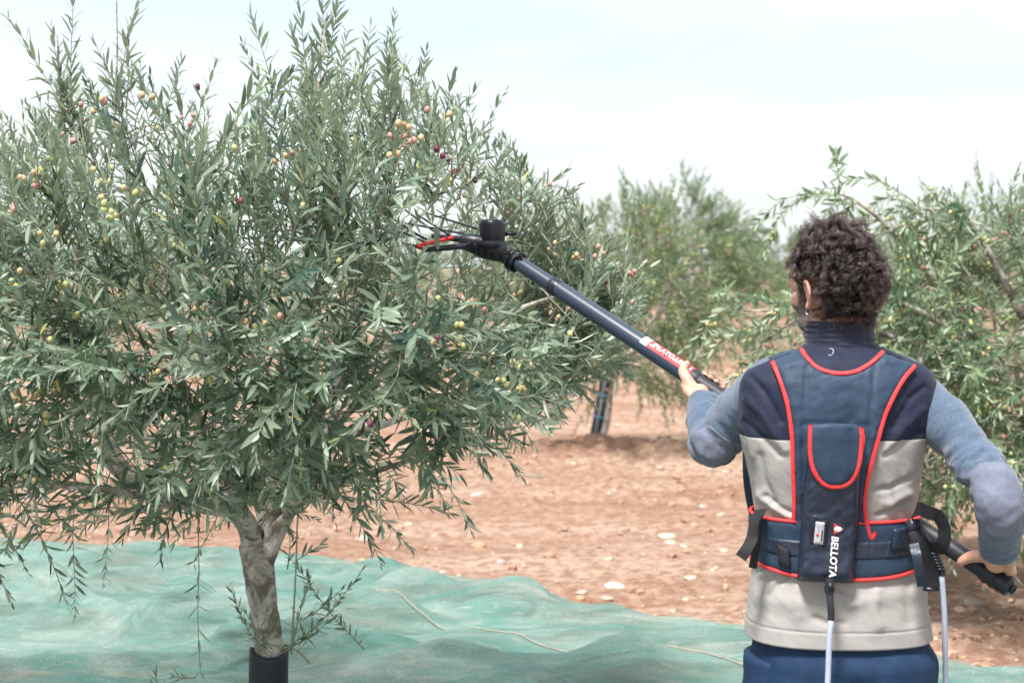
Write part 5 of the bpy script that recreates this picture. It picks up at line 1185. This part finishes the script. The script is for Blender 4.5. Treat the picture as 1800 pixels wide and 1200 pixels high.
# webbing at the sides
sx = lambda a, b, c: on(a, b, c)
ribbon('strap', [sx(1338, 895, 3.12), sx(1327, 915, 3.08), sx(1322, 945, 3.07), sx(1312, 965, 3.06), sx(1302, 980, 3.06)], .026, M['web'], pack, [(.5, -.8, 0)] * 2 + [(1, -.4, .1)] * 3)
ribbon('strap', [sx(1336, 905, 3.14), sx(1331, 950, 3.10), sx(1323, 998, 3.09)], .018, M['web'], pack, [(.6, -.8, 0), (.8, -.6, 0), (.9, -.4, 0)])
ribbon('strap', [sx(1606, 905, 3.08), sx(1612, 893, 3.03), sx(1634, 901, 2.98), sx(1650, 907, 2.97), sx(1660, 930, 2.97), sx(1656, 958, 2.98), sx(1640, 962, 3.02), sx(1620, 940, 3.06)], .030, M['web'], pack, [(.3, -.3, 1), (.2, -.4, 1), (.1, -.3, 1), (.5, -.6, .6), (.6, -.75, .1), (.7, -.6, -.5), (.5, -.3, -.8), (.3, -.3, -1)], n=80)
ribbon('strap', [sx(1604, 915, 3.09), sx(1612, 935, 3.05), sx(1622, 970, 3.04), sx(1634, 1000, 3.04), sx(1638, 1032, 3.04)], .034, M['web'], pack, [(1, -.4, 0)] * 5)
ribbon('strap', [sx(1606, 955, 3.04), sx(1611, 975, 3.02), sx(1616, 1005, 3.02), sx(1621, 1030, 3.03)], .020, M['pack_dark'], pack, [(1, -.3, 0)] * 4)
v, f = box(sx(1606, 925, 3.06), (.03, .012, .034), bevel=.003); MB().add(v, f).build('buckle', M['black'], pack)
v, f = box(sx(1637, 1035, 3.04), (.036, .006, .008), bevel=.002); MB().add(v, f).build('strap_end', M['black'], pack)

# ------------------------------------------------------------------ cables
q0 = q - [0, 0, .010]; gl = gz(q[0] + .05, 2.8)
c1 = thing('power_cable', 'grey cable hanging from the plug under the battery pouch', 'cable', q0)
v, f, _ = sweep([q0, q0 - [-.002, .006, .03], q0 - [-.003, .008, .058]], [.0078, .0078, .0075], 20, 12); MB().add(v, f).build('sheath', M['charcoal'], c1)
v, f, _ = sweep([q0 - [-.003, .008, .056], on(1458, 1120, 3.0), on(1455, 1200, 2.99), on(1450, 1330, 2.97), np.array([q[0] + .03, 2.93, .25]), np.array([q[0] + .10, 2.85, gl + .02]), np.array([q[0] + .45, 2.7, gl + .012])], .0062, 80, 12); MB().add(v, f).build('wire', M['cable'], c1)
pc = pole_at(1632); k0 = on(1640, 968, pc[1] - .035)
c2 = thing('control_cable', 'pale grey cable with a black ribbed strain relief hanging beside the right hand', 'cable', k0)
hel = []
for k in range(150):
    u = k / 149; c = k0 * (1 - u) + on(1655, 1003, pc[1] - .035) * u; a = u * 2 * np.pi * 6.5; hel.append(c + np.array([math.cos(a), math.sin(a), 0]) * .0085)
v, f, _ = sweep(np.array(hel), .0032, 150, 8, resample=False); mb = MB().add(v, f); v, f, _ = sweep([on(1618, 930, pc[1] - .01), on(1630, 950, pc[1] - .03), k0, on(1655, 1003, pc[1] - .035)], [.010, .0095, .007, .007], 20, 10); mb.add(v, f)
v, f, _ = sweep([on(1655, 1001, pc[1] - .035), on(1656, 1010, pc[1] - .035)], .0085, 6, 12); mb.add(v, f); mb.build('strain_relief', M['black'], c2)
v, f, _ = sweep([on(1655, 1006, pc[1] - .035), on(1660, 1080, pc[1] - .04), on(1662, 1200, pc[1] - .04), on(1662, 1350, pc[1] - .03), np.array([k0[0] + .03, 3.0, .2]), np.array([k0[0] + .1, 2.9, gl + .02]), np.array([k0[0] + .5, 2.6, gl + .012])], .0062, 80, 12); MB().add(v, f).build('wire', M['cable'], c2)

# ------------------------------------------------------------------ harvesting pole
pole = thing('harvesting_pole', 'long carbon pole with black motor head and red comb reaching into the olive tree', 'harvester', POLE_A)
def pole_tube(name, p0, p1, r, mat, parent=None, m=36, n=60, ends=.15, freq=0):
    d = p1 - p0; Lg = np.linalg.norm(d); t = np.r_[0, .004, np.linspace(.012, Lg - .012, n), Lg - .004, Lg]
    R = np.full(len(t), r); R[0] = R[-1] = r * .9; R[1] = R[-2] = r * .97
    v, f, G = sweep(p0 + unit(d) * t[:, None], R, m=m, resample=False, up=(.3, .2, 1)); o = MB().add(v, f).build(name, mat, parent or pole)
    if freq:
        uv = o.data.uv_layers.new(name='UVMap'); k = np.empty(len(o.data.loops), np.int32); o.data.loops.foreach_get('vertex_index', k)
        tv = np.r_[np.repeat(t, m), 0, Lg]; uv.data.foreach_set('uv', np.stack([tv[k] * freq, np.zeros(len(k))], 1).astype(np.float32).ravel())
    return o
pj, pt0, pt1 = pole_at(972), pole_at(1222), pole_at(1258)
pole_tube('grip', pole_at(1776), pole_at(1200), GR, M['charcoal'])
pole_tube('lower_tube', pt0, pj, .0238, M['carbon'], freq=45)
pole_tube('upper_tube', pole_at(985), pole_at(893), .0210, M['carbon'], freq=45)
pole_tube('joint_collar', pole_at(984), pole_at(969), .0250, M['black'])
v, f, _ = sweep([pole_at(1230), pole_at(1226), pole_at(1221), pole_at(1216)], [.019, .0225, .0242, .0244], 12, 36); MB().add(v, f).build('tube_end', M['charcoal'], pole)
ce = pole_at(1776); v, f, _ = sweep([pole_at(1752), pole_at(1772), ce], [.0215, .0225, .0215], 10, 30); ec_ = MB().add(v, f).build('end_cap', M['black'], pole)
v, f = lathe([(.012, -.001), (.012, .004), (.008, .005)], ce - POLE_U * .006, -POLE_U, 20); MB().add(v, f).build('cap_socket', M['charcoal'], ec_)
# sticker wrapped on the upper near side of the tube
def wrap(P0, rad, ang0):
    """u metres from P0 along the pole towards the head, v metres round the tube"""
    w0 = unit(np.array([.25, -.72, .62]) - POLE_U * np.dot([.25, -.72, .62], POLE_U)); w1 = np.cross(POLE_U, w0)
    def fn(u, v): a = ang0 + v / rad; return P0 + POLE_U * np.asarray(u)[..., None] + rad * (np.cos(a)[..., None] * w0 + np.sin(a)[..., None] * w1)
    return fn
ps0, ps1 = pole_at(1216), pole_at(1130); sl_ = float(np.linalg.norm(ps1 - ps0))
w1s = np.cross(POLE_U, unit(np.array([.25, -.72, .62]))); sgn = 1.0
def sticker(name, u0, u1, v0, v1, rad, mat, parent):
    nu, nv = 24, 14; fn = wrap(ps0, rad, 0); U, Vv = np.meshgrid(np.linspace(u0, u1, nu), np.linspace(v0, v1, nv), indexing='ij'); G = fn(U, Vv); g2 = wrap(ps0, rad - .0012, 0)(U, Vv)
    V = np.concatenate([G.reshape(-1, 3), g2.reshape(-1, 3)]); F = grid_faces(nu, nv); return MB().add(V, F).build(name, mat, parent)
HV = .0172
st = sticker('sticker', .0, sl_ * .86, -HV, HV, .0243, M['red'], pole)
sticker('sticker', sl_ * .865, sl_, -HV, HV, .0243, M['white'], pole)
sticker('sticker_block', sl_ * .60, sl_ * .605, -HV, HV, .0246, M['navy'], st); sticker('sticker_block', sl_ * .47, sl_ * .55, -HV * .2, HV * .5, .0246, M['navy'], st); sticker('sticker_block', sl_ * .50, sl_ * .53, -HV * .8, HV * .2, .0246, M['navy'], st)
fw = wrap(ps0, .0247, 0)
lettering('BELLOTA', lambda u, v: fw(u + sl_ * .12, v - .007), .021, M['white'], st, .03, cuts=3)
for u0, u1, v0, v1 in ((.03, .055, -.4, .35), (.06, .085, -.5, -.1), (.66, .70, -.5, .3), (.72, .80, -.1, .5), (.74, .83, -.55, -.3), (.895, .91, -.35, .3), (.93, .945, -.5, -.1)):
    sticker('print_line', sl_ * u0, sl_ * u1, HV * v0, HV * v1, .0247, M['white'] if u1 < .86 else M['navy'], st)
# head
def HD(px, py, dy=0.0): return on(px, py, POLE_B[1] + dy)
hd = MB(); cen = HD(866, 436)
v, f = lathe([(.034, 0), (.036, .003), (.037, .040), (.036, .050), (.033, .058), (.028, .0605), (.010, .061)], HD(865, 424), unit([.02, -.02, 1]), 40); mo = MB().add(v, f).build('motor_housing', M['black'], pole)
v, f = lathe([(.0366, .043), (.0378, .0445), (.0378, .0465), (.0366, .048)], HD(865, 424), unit([.02, -.02, 1]), 40); MB().add(v, f).build('cap_rim', M['charcoal'], mo)
v, f = lathe([(.0025, 0), (.0025, .002), (.001, .003)], HD(863, 397, -.028) + [0, -.006, .002], (0, -.5, 1), 10); MB().add(v, f).build('bolt', M['metal'], mo)
gbx = MB(); v, f, _ = sweep([HD(812, 424, .01), HD(830, 428), HD(852, 434), HD(876, 440), HD(893, 449)], [.022, .027, .034, .033, .026], 24, 24, flat=.82, up=(0, 1, .2)); gbx.add(v, f)
v, f = lathe([(.030, -.014), (.036, -.010), (.042, 0), (.042, .008), (.038, .011)], HD(860, 431), (0, 0, 1), 32); gbx.add(v, f); gb_ = gbx.build('gearbox', M['black'], pole)
for a, b in ((824, 431), (835, 434), (846, 438), (858, 441), (870, 444)):
    v, f, _ = sweep([HD(a, b - 6, -.026), HD(a + 1, b + 4, -.031), HD(a + 2, b + 12, -.026)], [.002, .003, .002], 8, 8); MB().add(v, f).build('rib', M['black'], gb_)
    v, f = lathe([(.004, -.002), (.004, .004), (.003, .005)], HD(a + 1, b, -.034), (0, -1, .3), 8); MB().add(v, f).build('bolt', M['charcoal'], gb_)
v, f, _ = sweep([pole_at(882), pole_at(905)], .0265, 12, 30); cl = MB().add(v, f).build('clamp', M['black'], pole)
for u, rr in ((902, .0325), (909, .031)):
    v, f = lathe([(rr - .003, -.004), (rr, -.003), (rr, .003), (rr - .003, .004)], pole_at(u), POLE_U, 30); MB().add(v, f).build('clamp_ring', M['charcoal'], cl)
for a, b in ((893, 436), (908, 447), (898, 461), (915, 452), (888, 452)): v, f = lathe([(.0055, -.004), (.0055, .006), (.004, .008)], HD(a, b, -.032), (0.1, -.8, .6), 8); MB().add(v, f).build('bolt', M['metal' if b < 450 else 'charcoal'], cl)
v, f = box(HD(897, 411, .035), (.035, .02, .010), np.eye(3), .002); MB().add(v, f).build('lever', M['black'], pole)
# two comb arms ending in a red fork, and the carbon tines
def bar(name, A, B, r, mat, flat=1.0, rb=None):
    v, f, _ = sweep([A, (A + B) / 2, B], [r, r, rb or r], 14, 10, flat); return MB().add(v, f).build(name, mat, pole)
bar('comb_arm', HD(838, 430, -.005), HD(742, 440, -.045), .0085, M['black'], 1.0, .007); bar('comb_arm', HD(838, 424, .03), HD(760, 415, .11), .009, M['black'], 1.0, .007)
for A, B in ((HD(731, 433, -.05), HD(797, 417, -.035)), (HD(731, 433, -.05), HD(742, 436, -.05))): bar('fork_cover', A, B, .0055, M['red'])
v, f = box(HD(737, 433.5, -.052), (.018, .012, .010), np.eye(3), .002); MB().add(v, f).build('fork_tip', M['red'], pole)
for (a, b, da), (c, d, dc) in (((745, 420, -.04), (672, 372, -.16)), ((792, 415, -.03), (733, 377, -.15)), ((838, 402, .03), (748, 374, .02)), ((815, 411, .02), (712, 392, -.02)), ((750, 421, -.03), (716, 402, -.09)), ((752, 428, -.04), (708, 408, -.06)), ((733, 433, -.05), (706, 427, -.08)), ((770, 412, .1), (700, 360, .12))):
    bar('tine', HD(a, b, da), HD(c, d, dc), .0030, M['carbon'], 1.0, .0026)

# a dry twig lying on the soil beyond the lowest branch tips
tg = [ground_hit(*q) for q in ((905, 838), (925, 842), (948, 844), (962, 842))]
for q in tg: q[2] = gz(q[0], q[1]) + .012
v, f, _ = sweep(np.array(tg), [.008, .007, .005, .003], 20, 6)
tag(MB().add(v, f).build('dry_twig', M['twig']), 'dry grey twig lying on the soil beyond the lowest olive branch tips', 'twig')
